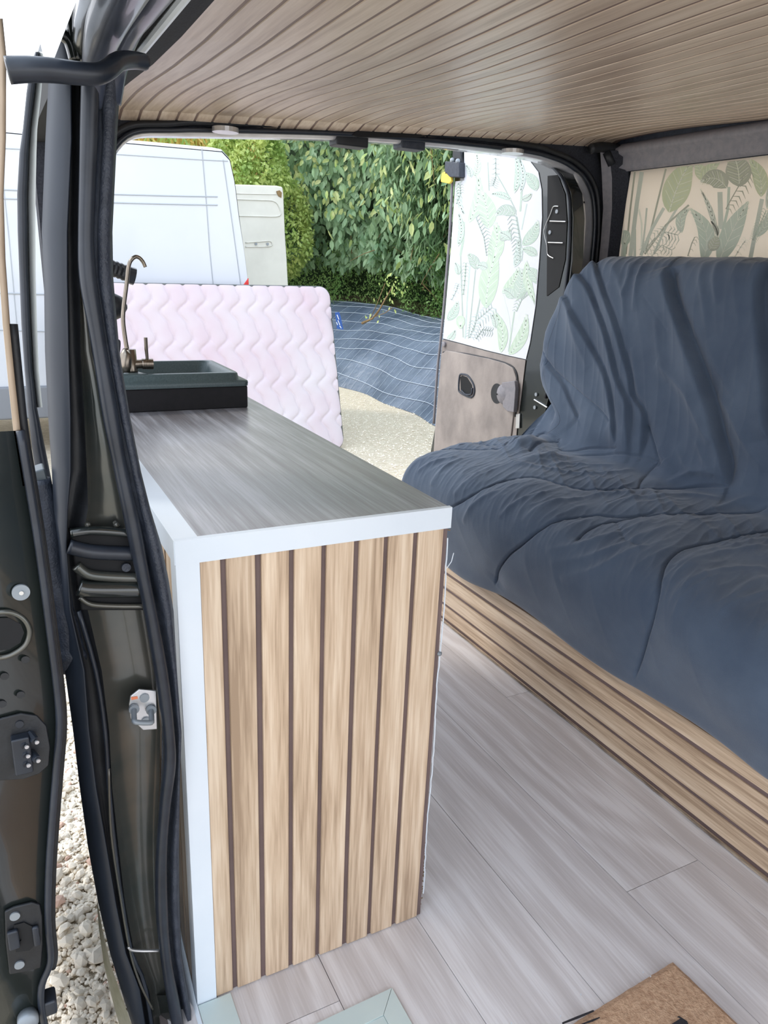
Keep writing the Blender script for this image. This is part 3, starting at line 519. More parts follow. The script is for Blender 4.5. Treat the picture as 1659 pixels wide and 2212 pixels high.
disc(at(45, 1278, 1, YD-.001), (0, -1, 0), .0085, .003, 24).build('round_plug', M_screw, sd)
disc(at(46, 1280, 1, YD-.004), (0, -1, 0), .0022, .002, 10).build('plug_screw', M_steel, sd)
rc = [at(*p, 1, YD-.003) for p in ((-20, 1325), (20, 1322), (50, 1336), (64, 1362), (56, 1392), (30, 1412), (5, 1420), (-20, 1418))]
MB().tube(smoothpath(rc, 5), .0028, 8).build('oval_recess_rim', M_paintg, sd, smooth=True)
MB().prism([at(*p, 1, YD-.0012) for p in ((-20, 1335), (18, 1334), (45, 1348), (52, 1366), (44, 1388), (20, 1402), (-20, 1408))], (0, -.0006, 0)).build('oval_recess', M_dark, sd)
for p in ((55, 1424), (10, 1460), (45, 1500), (5, 1520)): disc(at(*p, 1, YD-.001), (0, -1, 0), .0042, .0015, 10).build('weld_dimple', M_rubber, sd)
# contact block
cbk = MB().prism([at(*p, 1, YD-.001) for p in ((-30, 1560), (5, 1548), (45, 1538), (80, 1543), (100, 1565), (108, 1610), (105, 1650), (85, 1668), (50, 1680), (-30, 1685))], (0, -.0035, 0)).build('contact_plate', M_rubber, sd, bevel=.0015)
boxo_pts = lambda a, b, y: (at(a[0], a[1], 1, y), at(b[0], b[1], 1, y))
p, q = boxo_pts((22, 1588), (72, 1655), YD-.005); boxo('contact_housing', (p[0], YD-.017, q[2]), (q[0], YD-.004, p[2]), M_rubgl, cbk, bevel=.002)
for p in ((57, 1611), (60, 1631), (61, 1651), (79, 1601), (82, 1641)):
    c = at(*p, 1, YD-.017); disc(c+np.array([-.006, .012, .003]), (.006, -.014, -.003), .0045, .013, 8).build('contact_pin_sleeve', M_rubgl, cbk); disc(c+np.array([0, -.001, 0]), (.2, -1, -.1), .0022, .002, 10).build('contact_pin', M_steel, cbk)
for p in ((42, 1563), (50, 1660)): disc(at(*p, 1, YD-.004), (0, -1, 0), .0042, .002, 14).build('contact_screw', M_rubgl, cbk)
# lower latch
lt = MB().prism([at(*p, 1, YD-.001) for p in ((10, 1965), (30, 1955), (70, 1945), (86, 1950), (91, 1975), (92, 2035), (88, 2085), (60, 2093), (20, 2100), (12, 2030))], (0, -.004, 0)).build('latch_plate', M_rubber, sd, bevel=.0015)
MB().prism([at(*p, 1, YD-.006) for p in ((30, 1998), (52, 1992), (76, 2004), (76, 2040), (64, 2052), (34, 2056), (36, 2040), (46, 2030), (44, 2012), (30, 2010))], (0, -.0008, 0)).build('latch_slot', M_dark, lt)
p, q = boxo_pts((14, 2010), (44, 2040), YD-.006); boxo('latch_claw', (p[0], YD-.012, q[2]), (q[0], YD-.006, p[2]), M_rubgl, lt, bevel=.002)
p, q = boxo_pts((68, 2000), (88, 2036), YD-.006); boxo('latch_block', (p[0], YD-.011, q[2]), (q[0], YD-.006, p[2]), M_rubgl, lt, bevel=.002)
for p in ((32, 1978), (42, 2083)): disc(at(*p, 1, YD-.005), (0, -1, 0), .0055, .002, 16).build('latch_bolt', M_screw, lt); 
disc(at(60, 2195, 1, YD-.002), (0, -1, .2), .012, .012, 20, .003).build('door_buffer', M_screw, sd, smooth=True)
p = at(112, 2175, 1, YD); boxo('lower_roller_bracket', (p[0]-.012, YD-.004, p[2]-.01), (p[0]+.006, YD+.02, p[2]+.012), M_rubgl, sd, bevel=.003)
# upper roller arm
arm = smoothpath([at(16, 152, 1, YD-.03), at(60, 150, 1, YD-.03), at(110, 152, 1, YD-.028), at(165, 158, 1, YD-.026), at(210, 160, 1, YD-.022), at(236, 148, 1, YD-.014), at(256, 133, 1, YD), at(285, 130, 1, YD+.02), at(312, 134, 1, YD+.03)], 5)
MB().tube(arm, [.0102-.003*(i/len(arm)) for i in range(len(arm))], 14).build('upper_roller_arm', M_rubgl, sd, smooth=True)

# ============================================================ KITCHEN CABINET
H, WC, LC = .80, .416, 1.16
kc = empty('kitchen_cabinet', (.2, .55, 0), 'tall kitchen cabinet clad in upright oak slats with white corner trims', 'cabinet')
boxo('body', (.006, .006, 0), (WC-.008, LC, H-.02), M_groove, kc)
gx = [(.030, .058), (.066, .106), (.115, .155), (.163, .204), (.212, .255), (.264, .304), (.312, .354), (.363, .407)]
for i, (a, b) in enumerate(gx):
    zb = 0.002
    boxo('front_slat', (a, .0005, zb), (b, .007, H-.03), M_slat_v, kc, bevel=.0012, seg=1)
boxo('edge_backing', (.407, .003, .002), (WC-.001, .012, H-.03), M_groove, kc)
yy_ = .03
while yy_ < LC-.03:
    boxo('side_slat', (0.0005, yy_, .002), (.007, yy_+.041, H-.03), M_slat_v, kc); yy_ += .0492
boxo('front_panel_back', (WC-.009, .012, 0), (WC-.004, LC, H-.02), M_groove, kc)
m = MB(); m.prism([(-.0015, -.0015, 0), (.030, -.0015, 0), (.030, .0006, 0), (.0006, .0006, 0), (.0006, .030, 0), (-.0015, .030, 0)], (0, 0, H-.0305)); m.build('corner_trim', M_white, kc, bevel=.0007)
m = MB(); m.prism([(-.0015, -.0025, H-.032), (-.0015, -.0025, H+.0015), (-.0015, .006, H+.0018), (-.0015, .006, H), (-.0015, 0, H-.001), (-.0015, 0, H-.032)][::-1], (WC+.003, 0, 0)); m.build('top_front_trim', M_white, kc)
m = MB(); m.prism([(-.0025, -.0015, H-.032), (-.0025, -.0015, H+.0016), (.030, -.0015, H+.0016), (.030, -.0015, H), (0, -.0015, H-.001), (0, -.0015, H-.032)], (0, LC-.05, 0)); m.build('top_side_trim', M_white, kc)
# torn strip of liner down the right edge, fluff at the foot, one screw
zs = np.linspace(.05, H-.05, 60); rr_ = random.Random(3)
m = MB(); m.tube([(WC+.001+.0015*math.sin(z*23)+rr_.uniform(-.0008, .0008), .002, z) for z in zs], .0011, 5); m.tube([(WC+.001, .0, .70), (WC+.006, -.004, .712), (WC+.009, -.004, .726)], .0007, 5); m.build('torn_liner_strip', M_white, kc)
m = MB()
for i in range(90):
    z = rr_.uniform(.02, .16) if i < 70 else rr_.uniform(.76, .8); a = np.array([WC-.001, rr_.uniform(.004, .012), z]); m.tube([a, a+np.array([rr_.uniform(.001, .006), rr_.uniform(-.004, .004), rr_.uniform(-.006, .006)])], .0008, 4)
m.build('frayed_fibres', M_bark, kc, kind='stuff')
disc((WC-.001, .004, .548), (.6, -.8, 0), .004, .004, 12, .002).build('screw', M_screw, kc)
wt = boxo('worktop', (.0305, .007, H-.018), (WC, LC, H+.0004), M_top); tag(wt, 'dark grey wood-grain worktop on the slatted kitchen cabinet', 'worktop')
# fallen white trim along the floor at the cabinet's foot and framed step corner
t1 = MB().prism([(-.001, -.0035, .001), (.052, -.0035, .001), (.052, -.35, .001), (-.001, -.35, .001)][::-1], (0, 0, .003)).build('trim_1', M_pale); tag(t1, 'pale flat trim strip running from the cabinet corner along the sill', 'trim', kind='structure')
g = [at(*p, 2, .001) for p in ((630, 2214), (846, 2137), (890, 2218))]
t2 = MB(); t2.prism([(.0535, -.115, .001), (.296, -.109, .001), (.262, -.145, .001), (.0535, -.150, .001)], (0, 0, .003)); t2.prism([(.2968, -.1093, .001), (.2968, -.40, .001), (.2628, -.40, .001), (.2628, -.1453, .001)], (0, 0, .003))
t2 = t2.build('trim_2', M_pale); tag(t2, 'pale mitred trim frame of the step at the bottom edge of the floor', 'trim', kind='structure')
boxo('step_board', (.0535, -.40, .0005), (.262, -.146, .0025), M_pale, t2)
# white rough edge strip behind the pillar foot
m = MB(); m.grid([[(-.012, -.3, -.01), (-.010, .0, -.008), (-.008, .10, .03), (-.004, .12, .06)], [(-.002, -.3, .006), (-.002, 0, .006), (-.002, .10, .05), (-.002, .12, .08)]]); o = m.build('trim_3', M_white, smooth=True, solid=.002); tag(o, 'white bent edge strip between cabinet foot and door pillar', 'trim', kind='structure')
# ============================================================ SINK + TAP
sk_ = empty('sink', (.2, 1.03, H+.0004), 'black composite sink raised on a black upstand on the worktop', 'sink')
x0, x1, y0, y1 = .035, .372, .875, 1.155
boxo('upstand', (x0, y0+.003, H+.0004), (x1-.002, y1, H+.054), M_box, sk_, bevel=.003)
def ring(x0, y0, x1, y1, z, r=.02, n=5):
    P = []
    for cx, cy, a0 in ((x1-r, y1-r, 0), (x0+r, y1-r, 90), (x0+r, y0+r, 180), (x1-r, y0+r, 270)):
        for k in range(n): q = math.radians(a0+90*k/(n-1)); P.append((cx+r*math.cos(q), cy+r*math.sin(q), z))
    return P
rings = [ring(x0, y0, x1, y1, H+.0545, .012), ring(x0-.001, y0-.001, x1+.001, y1+.001, H+.063, .012), ring(x0, y0, x1, y1, H+.067, .012), ring(x0+.014, y0+.010, x1-.018, y1-.01, H+.068, .016), ring(x0+.015, y0+.012, x1-.020, y1-.012, H+.083, .018), ring(x0+.018, y0+.015, x1-.023, y1-.015, H+.086, .018)]
inn = [ring(x0+.03, y0+.026, x1-.034, y1-.026, H+.086, .02), ring(x0+.035, y0+.03, x1-.04, y1-.03, H+.080, .025), ring(x0+.06, y0+.045, x1-.055, y1-.045, H-.01, .03), ring(x0+.09, y0+.07, x1-.08, y1-.07, H-.014, .03)]
def loft(rs, cap=True):
    m = MB(); n = len(rs[0])
    for r in rs: m.V += r
    for i in range(len(rs)-1):
        for k in range(n): m.F.append((i*n+k, i*n+(k+1) % n, (i+1)*n+(k+1) % n, (i+1)*n+k))
    if cap: m.F.append(tuple((len(rs)-1)*n+k for k in range(n)))
    return m
loft(rings+inn[:1], False).build('rim', M_sink, sk_, smooth=True)
loft(inn).build('basin', M_sink, sk_, smooth=True)
m = MB(); m.prism([(x0+.018, y0+.016, H+.0862), (x0+.10, y0+.016, H+.0862), (x0+.035, y0+.20, H+.0862), (x0+.018, y0+.20, H+.0862)], (0, 0, .0012)); m.build('tap_ledge', M_sink, sk_, bevel=.0005)
disc((x0+.055, y0+.035, H+.0872), (0, 0, 1), .006, .001, 16).build('ledge_plug', M_screw, sk_)
tp = empty('tap', (.085, .92, H+.0875), 'brushed nickel gooseneck tap with pin lever beside the sink', 'tap')
YT = .93
bs = at(288, 828, 1, YT); ys_b = .93
T = lambda px, py: at(px, py, 1, YT)
b0 = T(288, 830); b1 = T(284, 760)
MB().tube([(b0[0], YT, H+.0875), tuple(T(286, 800)), tuple(T(281, 755))], [.0125, .0125, .0125], 18).build('body', M_bronze, tp, smooth=True)
c = T(276, 772); MB().tube([tuple(T(270, 805)), tuple(T(271, 790)), tuple(T(274, 765)), tuple(T(272, 752))], [.013, .0165, .015, .006], 18).build('rear_housing', M_bronze, tp, smooth=True)
neck = smoothpath([T(283, 825), T(276, 765), T(271, 735), T(266, 695), T(267, 665), T(272, 625), T(275, 600), T(277, 580), T(282, 564), T(292, 555), T(301, 557), T(309, 566), T(314, 577)], 6)
MB().tube(neck, [.0052-.0012*(i/len(neck)) for i in range(len(neck))], 12).build('spout', M_bronze, tp, smooth=True)
MB().tube([T(288, 787), T(306, 786), T(308, 786), T(330, 786)], [.0105, .0105, .0125, .0125], 18).build('mixer_barrel', M_bronze, tp)
MB().tube([T(318, 775), T(316, 755), T(314.5, 729)], [.0035, .0042, .0042], 10).build('lever', M_bronze, tp)
# black rubber tube and bumper behind the pillar (rear left corner)
g = empty('cable_grommet', at(265, 590, 1, 1.22), 'black ribbed rubber tube poking out behind the pillar, above the tap', 'rubber tube')
gp = [at(215, 572, 1, 1.22), at(250, 582, 1, 1.22), at(288, 597, 1, 1.22)]; MB().tube(smoothpath(gp, 9), [.019+(.002 if i % 2 else 0) for i in range(19)], 12).build('ribbed_sleeve', M_rubber, g)
MB().tube([at(278, 594, 1, 1.22), at(291, 598, 1, 1.22)], .022, 12).build('end_collar', M_rubgl, g)
kn = disc(at(236, 662, 1, 1.22), (1, -.3, 0), .034, .015, 20, .03).build('door_bumper', M_rubber, smooth=True); tag(kn, 'round black rubber bumper poking out behind the pillar, left of the tap', 'bumper')
m = MB(); m.tube(smoothpath([at(252, 735, 1, 1.22), at(258, 738, 1, 1.22), at(257, 760, 1, 1.22), at(255, 772, 1, 1.22)], 4), .003, 8); o = m.build('wire_loop', M_rubber, smooth=True); tag(o, 'thin black wire loop beside the lower neck of the tap', 'wire')

# ============================================================ SOFA
sf = empty('sofa', (1.4, .1, 0), 'bench sofa base clad in lengthwise oak slats under the navy quilt', 'sofa')
XS = 1.095
boxo('base_box', (XS+.004, -1.3, 0), (XW-.02, 1.2, .30), M_groove, sf)
for z0, z1 in ((.0, .0045), (.0165, .059), (.069, .1165), (.127, .171), (.182, .224), (.235, .277)):
    boxo('base_slat', (XS, -1.3, z0), (XS+.007, 1.2, z1), M_slat_y, sf, bevel=.0008, seg=1)
m = MB(); rr_ = random.Random(5); ye = np.linspace(-1.2, 1.15, 60); m.tube([(XS-.003+rr_.uniform(-.001, .001), y, .004) for y in ye], .0028, 5); m.build('torn_bottom_edge', mat('torn_edge', srgb(176, 160, 140), srgb(110, 96, 84), (60, 12, 60), rough=.8), sf)
boxo('seat_cushion', (1.06, -1.25, .30), (1.56, 1.14, .47), M_felt, sf, bevel=.04, seg=3)
boxo('back_cushion', (1.60, -1.25, .5), (1.70, 1.04, 1.12), M_felt, sf, bevel=.03, seg=3)
# ---- quilt
def quilt():
    prof = [(1.74, .86), (1.735, 1.06), (1.715, 1.165), (1.66, 1.203), (1.59, 1.207), (1.535, 1.18), (1.515, 1.10), (1.51, .95), (1.50, .78), (1.49, .68), (1.468, .622), (1.42, .604), (1.32, .598), (1.20, .585), (1.10, .570), (1.035, .545), (.998, .50), (.990, .44), (1.005, .36), (1.025, .30), (1.038, .262), (1.050, .252)]
    P = np.array(smoothpath([np.array([a, b]) for a, b in prof], 8)); d = np.r_[0, np.cumsum(np.linalg.norm(np.diff(P, axis=0), axis=1))]
    NV = 460; sv = np.linspace(0, d[-1], NV); PX = np.interp(sv, d, P[:, 0]); PZ = np.interp(sv, d, P[:, 1])
    tx, tz = np.gradient(PX, sv), np.gradient(PZ, sv); ln = np.hypot(tx, tz); NX, NZ = tz/ln, -tx/ln
    i = np.argmin(abs(PX-1.51)+abs(PZ-.95))
    if NX[i] > 0: NX, NZ = -NX, -NZ
    S_ = lambda x, z: sv[np.argmin(abs(PX-x)+abs(PZ-z))]
    s_c = S_(1.468, .622); s_t = S_(1.62, 1.206); s_f = S_(1.035, .545); s_e = sv[-1]
    NU = 760; NC = 70; ncore = NU-NC; cap = np.linspace(0, 1, NC)
    yfrac = np.r_[np.linspace(0, .35, 110)[:-1], np.linspace(.35, 1, ncore-109)]
    Y = np.zeros((NU, NV)); K = np.ones((NU, NV))
    seat = 1/(1+np.exp(-(sv-s_c)/.018))
    # rear end of the backrest: slumps outwards, then tucks in above the seat
    ez = [.60, .66, .70, .74, .78, .84, .92, 1.0, 1.08, 1.15, 1.2]; ey = [1.02, 1.01, 1.03, 1.09, 1.135, 1.16, 1.155, 1.135, 1.10, 1.06, 1.01]
    yb = np.interp(PZ, ez, ey)-.025; yend = yb*(1-seat)+1.165*seat
    yend = np.convolve(np.pad(yend, 8, 'edge'), np.ones(17)/17, 'valid')
    for a in range(ncore): Y[a] = -1.25+yfrac[a]*(yend+1.25)
    for b in range(NC):
        th = cap[b]*PI/2; a = ncore+b; Y[a] = yend+.075*math.sin(th); K[a] = math.cos(th)**.45 if b < NC-1 else 0
    s = sv[None, :]+0*Y; X = PX[None, :]+0*Y
    def noise(fy, fs, n=14, ang=.5, seed=0):
        r = np.random.RandomState(seed); o = 0
        for _ in range(n):
            a = r.normal(0, ang); f = r.uniform(.6, 1.5); ph = r.uniform(0, 6.28); o = o+np.sin(2*PI*f*((fy*math.cos(a))*Y+(fs*math.cos(a)+fy*math.sin(a)*.6)*s)+ph+.6*np.sin(3*s+r.uniform(0, 6)))
        return o/math.sqrt(n)
    rid = lambda n: np.exp(-np.abs(n)*1.8)-.45
    g = lambda x, w_: np.exp(-(x/w_)**2)
    onback = (1/(1+np.exp((s-s_c+.02)/.025)))*(1/(1+np.exp(-(s-s_t+.03)/.03))); onseat = 1/(1+np.exp(-(s-s_c-.03)/.03))
    front = 1/(1+np.exp(-(s-s_f)/.03))
    def ys(px, py):     # where the line of sight meets the unfolded quilt: (y, s)
        dd = (px-829.5)/F*RX-(py-1106)/F*RY+fw; best = None
        rx = PX-CP[0]; rz = PZ-CP[2]; c = rx*dd[2]-rz*dd[0]
        for k_ in np.where(c[:-1]*c[1:] <= 0)[0]:
            f = c[k_]/(c[k_]-c[k_+1]+1e-12); x = PX[k_]+f*(PX[k_+1]-PX[k_]); z = PZ[k_]+f*(PZ[k_+1]-PZ[k_]); t = (x-CP[0])/dd[0]
            if t > .1 and (best is None or t < best[0]): best = (t, CP[1]+t*dd[1], sv[k_]+f*(sv[k_+1]-sv[k_]))
        return None if best is None else np.array(best[1:])
    D = np.zeros_like(Y)
    def dist(pts, ext=True):
        q = [v for v in (ys(*p) for p in pts) if v is not None]; q = [np.array([a[0], a[1], 0]) for a in q]; q = smoothpath(q, 4)
        dm = np.full(Y.shape, 9.); sg = np.zeros(Y.shape); tt = np.zeros(Y.shape); n = len(q)-1
        for i_ in range(n):
            a, b = q[i_][:2], q[i_+1][:2]; e = b-a; L2 = e@e+1e-12; u = np.clip(((Y-a[0])*e[0]+(s-a[1])*e[1])/L2, 0, 1)
            dy = Y-a[0]-u*e[0]; ds = s-a[1]-u*e[1]; r = np.hypot(dy, ds); m_ = r < dm; dm[m_] = r[m_]; sg[m_] = np.sign(e[0]*ds-e[1]*dy)[m_]; tt[m_] = ((i_+u)/n)[m_]
        return dm, sg, tt
    def seam(pts, dep=.009, w_=.0035, puff=.006, pw=.03):
        nonlocal D
        dm, sg, tt = dist(pts); fade = np.clip(np.minimum(tt, 1-tt)*12+.35, 0, 1); D = D-fade*(dep*g(dm, w_)+puff*g(dm, pw))
    def step(pts, amp, wd, side=1, ps=1.0):  # an overlapping fold: high on one side, dropping steeply, easing back out
        nonlocal D
        dm, sg, tt = dist(pts); f = dm*sg*side; fade = np.clip(np.minimum(tt, 1-tt)*9+.15, 0, 1)
        D = D+fade*amp*np.where(f > 0, np.exp(-f/(wd*3.5)), -ps*np.exp(-np.abs(f)/(wd*1.3)))*(1-np.exp(-dm/(wd*.16)))
    def ridge(pts, amp, wd):
        nonlocal D
        dm, sg, tt = dist(pts); D = D+np.sin(np.clip(tt, 0, 1)*PI)**.6*amp*np.exp(-(dm/wd)**1.5)
    # seams and folds of the seat and front
    seam([(1069, 1310), (1067, 1264), (1072, 1235), (1094, 1201), (1128, 1172), (1162, 1143), (1201, 1118), (1240, 1106), (1289, 1101), (1362, 1106), (1411, 1104)], .011, .0035, .009, .035)
    seam([(1240, 1165), (1269, 1133), (1313, 1116), (1377, 1109), (1450, 1108), (1540, 1104), (1659, 1092)], .008, .0035, .006)
    seam([(1360, 1540), (1360, 1518), (1367, 1460), (1382, 1396), (1401, 1338), (1416, 1289), (1428, 1240), (1440, 1211), (1469, 1186), (1503, 1172), (1557, 1157), (1606, 1147), (1680, 1136)], .011, .0035, .010, .04)
    seam([(969, 1099), (1006, 1074), (1045, 1050), (1084, 1035), (1123, 1030), (1167, 1031), (1221, 1040), (1289, 1047), (1362, 1049), (1411, 1051), (1484, 1049), (1567, 1050)], .010, .0035, .008)
    seam([(860, 1006), (879, 987), (909, 972), (948, 967), (977, 966), (1035, 969), (1089, 972)], .008, .003)
    seam([(860, 977), (884, 952), (923, 943), (962, 940), (996, 945), (1045, 955), (1094, 967)], .008, .003)
    seam([(948, 923), (1011, 938), (1055, 943), (1084, 938), (1143, 918), (1190, 895)], .006, .003)
    seam([(1206, 982), (1264, 978), (1362, 982), (1416, 996)], .006, .003); seam([(1416, 996), (1400, 1015), (1386, 1035), (1381, 1050)], .006, .003); seam([(1206, 968), (1270, 966), (1330, 968)], .006, .003)
    seam([(1086, 970), (1110, 955), (1150, 925), (1190, 915)], .008, .004); seam([(1105, 968), (1140, 955), (1165, 935), (1195, 945), (1208, 965)], .008, .004)
    seam([(1143, 978), (1180, 958), (1206, 948)], .006, .004); seam([(1330, 1110), (1350, 1160), (1385, 1180)], .003, .005, .002)
    for P_ in ([(1180, 1190), (1260, 1170), (1340, 1145), (1420, 1125)], [(1190, 1215), (1270, 1200), (1370, 1165), (1470, 1135)], [(1210, 1250), (1290, 1225), (1400, 1180)], [(1445, 1260), (1500, 1215), (1570, 1190), (1659, 1180)], [(1450, 1300), (1520, 1245), (1600, 1225), (1659, 1225)], [(1460, 1225), (1530, 1190), (1659, 1162)],
               [(1560, 1330), (1600, 1270), (1659, 1240)], [(980, 1070), (1010, 1040), (1060, 1010), (1120, 1000)], [(1000, 1130), (1030, 1085), (1080, 1060)], [(1080, 1120), (1120, 1085), (1180, 1065)], [(1130, 1130), (1180, 1090), (1260, 1070)], [(930, 1050), (960, 1010), (1000, 990)], [(900, 1020), (930, 1000), (990, 985)],
               [(1190, 1008), (1240, 1000), (1330, 1005)], [(1110, 1005), (1200, 1015), (1300, 1020), (1370, 1010)], [(1290, 1100), (1340, 1080), (1420, 1075)], [(1400, 1080), (1480, 1070), (1560, 1078)], [(1440, 1040), (1500, 1020), (1560, 1030)], [(1520, 1100), (1600, 1080), (1659, 1078)], [(1240, 1075), (1300, 1062), (1370, 1064)]):
        ridge(P_, .0068, .011)
    # backrest
    zz = lambda *p: [(1150+a/3.259, 520+b/3.259) for a, b in p]
    step(zz((180, 330), (250, 430), (330, 590), (430, 780), (520, 930), (560, 1080), (575, 1250), (585, 1430)), .012, .016, -1)
    step(zz((300, 140), (320, 230), (390, 330), (450, 470), (520, 630), (570, 800), (600, 940), (650, 1060), (685, 1140), (685, 1280), (670, 1520)), .012, .014, -1)
    step(zz((430, 110), (440, 170), (490, 320), (560, 480), (610, 640), (650, 800), (690, 960), (700, 1090), (775, 1210), (770, 1380), (740, 1520)), .012, .014, -1)
    step(zz((1040, 100), (965, 180), (950, 260), (985, 420), (1060, 600), (1140, 800), (1210, 1000), (1265, 1180), (1315, 1400), (1358, 1560), (1362, 1730)), .026, .020, -1, 1.3)
    step(zz((1690, 140), (1600, 240), (1580, 340), (1592, 600), (1622, 900), (1648, 1200), (1665, 1400)), .022, .020, -1, 1.2)
    step(zz((80, 850), (200, 1000), (260, 1130), (320, 1260)), .010, .012, -1); seam(zz((60, 770), (150, 920), (300, 1050), (450, 1170), (560, 1280)), .006, .003)
    seam(zz((780, 1300), (830, 1400), (870, 1520), (890, 1580)), .007, .004); seam(zz((780, 380), (880, 520), (960, 640)), .002, .003, .001)
    for P_, a_, w_ in ((zz((880, 850), (1000, 960), (1120, 1080), (1200, 1260), (1280, 1430)), .012, .016), (zz((1280, 1080), (1400, 1230), (1520, 1450), (1640, 1620)), .010, .016), (zz((560, 150), (620, 300), (650, 420), (640, 620)), .007, .012), (zz((700, 150), (680, 260), (640, 400)), .007, .010), (zz((790, 160), (750, 300), (720, 500)), .008, .012),
                       (zz((1230, 150), (1195, 250), (1215, 420), (1230, 620)), .009, .013), (zz((1330, 160), (1300, 280), (1320, 450)), .008, .012), (zz((1480, 170), (1450, 320), (1480, 600)), .006, .016), (zz((890, 500), (900, 750), (960, 1000)), .007, .02), (zz((700, 750), (720, 950), (760, 1150)), .006, .014), (zz((280, 420), (300, 620), (400, 900)), .007, .018), (zz((1230, 700), (1300, 900), (1420, 1100)), .007, .02), (zz((860, 1450), (950, 1560), (1010, 1640)), .006, .012), (zz((1020, 1450), (1080, 1560), (1150, 1650)), .006, .012), (zz((1180, 1400), (1230, 1540), (1290, 1660)), .006, .012), (zz((520, 300), (600, 520), (660, 800)), .005, .014)):
        ridge(P_, a_, w_)
    # folds of the part nearer than the photograph's right edge
    for y0_, sl, amp, wd in ((.16, .06, .016, .02), (-.10, .1, .02, .02), (-.45, .12, .02, .02), (-.85, .1, .02, .02)):
        f = Y-(y0_-sl*np.clip((s-s_t)/(s_c-s_t), -.2, 1)); D = D+onback*amp*np.tanh(f/wd)*np.exp(-np.abs(f)/(wd*3))
    for y0_ in (-.26, -.7): D = D-onseat*(.010*g(Y-y0_-.03*np.sin(6*s), .005)+.008*g(Y-y0_, .04))
    # wrinkles everywhere else
    w1 = noise(7, 1.5, 16, .35, 1); w2 = noise(14, 4, 16, .6, 2); w3 = noise(6, 10, 16, .9, 3); w4 = noise(26, 6, 14, .4, 6)
    edge_ = g(s-s_f+.05, .10); mid = g(s-s_c-.15, .12)
    D = D+onseat*.005*noise(2.2, 2.5, 8, .8, 9)+onseat*edge_*(.0042*rid(w1)+.0030*rid(w2)+.0014*rid(w4))+onseat*mid*(.0060*rid(w3)+.0042*rid(w2)+.0016*rid(w4))+front*g(s-s_f-.1, .10)*.0022*rid(noise(4, 2, 10, .3, 17))
    D = D+onseat*.040*np.exp(-((Y-1.03)/.06)**2-((X-1.37)/.10)**2)+onseat*.018*np.exp(-((Y-.86)/.03)**2-((X-1.33+.3*(Y-.8))/.12)**2)
    top = 1/(1+np.exp(-(s-s_t-.04)/.02))*(1-seat)[None, :]
    D = D+top*(.0045*noise(5, .9, 12, .25, 21)+.0018*rid(noise(10, 1.5, 12, .3, 22)))+(1-seat)[None, :]*g(s-s_t-.07, .06)*.0045*rid(noise(10, 1.5, 14, .25, 23))
    damp = np.where(s < s_t+.02, .35+.65*np.clip((s-s_t+.10)/.12, 0, 1), 1); D = D*damp
    CX = (1.63*(1-seat)+1.27*seat); CZ = (.86*(1-seat)+.36*seat)
    GX = CX+(PX-CX)*K; GZ = CZ+(PZ-CZ)*K
    capf = np.where(K < 1, 1, 0)*np.sqrt(np.clip(1-K, 0, 1)); Y = Y+capf*(.006*noise(1, 7, 8, 1, 41)+.006*rid(noise(.5, 14, 12, 1, 61)))
    hemw = .010*noise(1.2, 0, 6, .1, 51)
    GX = GX+NX*D; GZ = GZ+NZ*D+hemw*np.clip((s-(s_e-.12))/.12, 0, 1)
    GX = GX-.006*np.clip((s-(s_e-.20))/.2, 0, 1)*noise(1.5, 0, 6, .1, 52)
    V = np.stack([GX, Y, GZ], -1).reshape(-1, 3)
    idx = np.arange(NU*NV).reshape(NU, NV)
    Fq = np.stack([idx[:-1, :-1], idx[:-1, 1:], idx[1:, 1:], idx[1:, :-1]], -1).reshape(-1, 4)
    me = bpy.data.meshes.new('quilt'); org = np.array([1.35, 0, .25]); V = V-org
    me.vertices.add(len(V)); me.vertices.foreach_set('co', V.ravel().astype(np.float32)); me.loops.add(Fq.size); me.loops.foreach_set('vertex_index', Fq.ravel().astype(np.int32))
    me.polygons.add(len(Fq)); me.polygons.foreach_set('loop_start', (np.arange(len(Fq))*4).astype(np.int32)); me.polygons.foreach_set('loop_total', np.full(len(Fq), 4, np.int32)); me.polygons.foreach_set('use_smooth', np.ones(len(Fq), bool)); me.update(calc_edges=True); me.validate()
    me.materials.append(M_quilt); o = bpy.data.objects.new('quilt', me); COL.objects.link(o); o.location = org
    tag(o, 'rumpled navy blue quilted throw covering the whole bench sofa', 'quilt'); return o
quilt()

# ============================================================ REAR RIGHT DOOR (open, wallpapered inside)
rd = empty('door_2', (1.62, 1.3, 0), 'open rear door with leaf wallpaper above a dusty grey plastic door card', 'door', kind='structure')
XD = 1.60
D3 = lambda px, py, o=0: at(px, py, 0, XD)+np.array([-o, 0, 0])
out = [(984, 324), (1060, 326), (1125, 331), (1180, 346), (1215, 374), (1234, 415), (1239, 470), (1236, 560), (1224, 660), (1207, 760), (1185, 860), (1165, 940), (1120, 1150), (870, 1200), (925, 1000), (941, 915), (950, 800), (957, 735), (966, 640), (977, 500), (981, 400)]
MB().prism([D3(*p) for p in out], (.05, 0, 0)).build('door_shell', M_paint, rd, bevel=.004)
seal_ = [(1130, 333), (1178, 349), (1211, 378), (1229, 418), (1233, 470), (1230, 560), (1218, 660), (1201, 760), (1180, 860)]
MB().tube(smoothpath([D3(*p, .004) for p in seal_], 5), .0055, 8).build('door_seal', M_rubgl, rd, smooth=True)
MB().tube(smoothpath([D3(a-1, b, .003) for a, b in ((984, 326), (979, 400), (974, 500), (963, 640), (954, 735), (947, 800), (939, 915))], 4), .006, 8).build('leading_edge_seal', M_lining, rd, smooth=True)
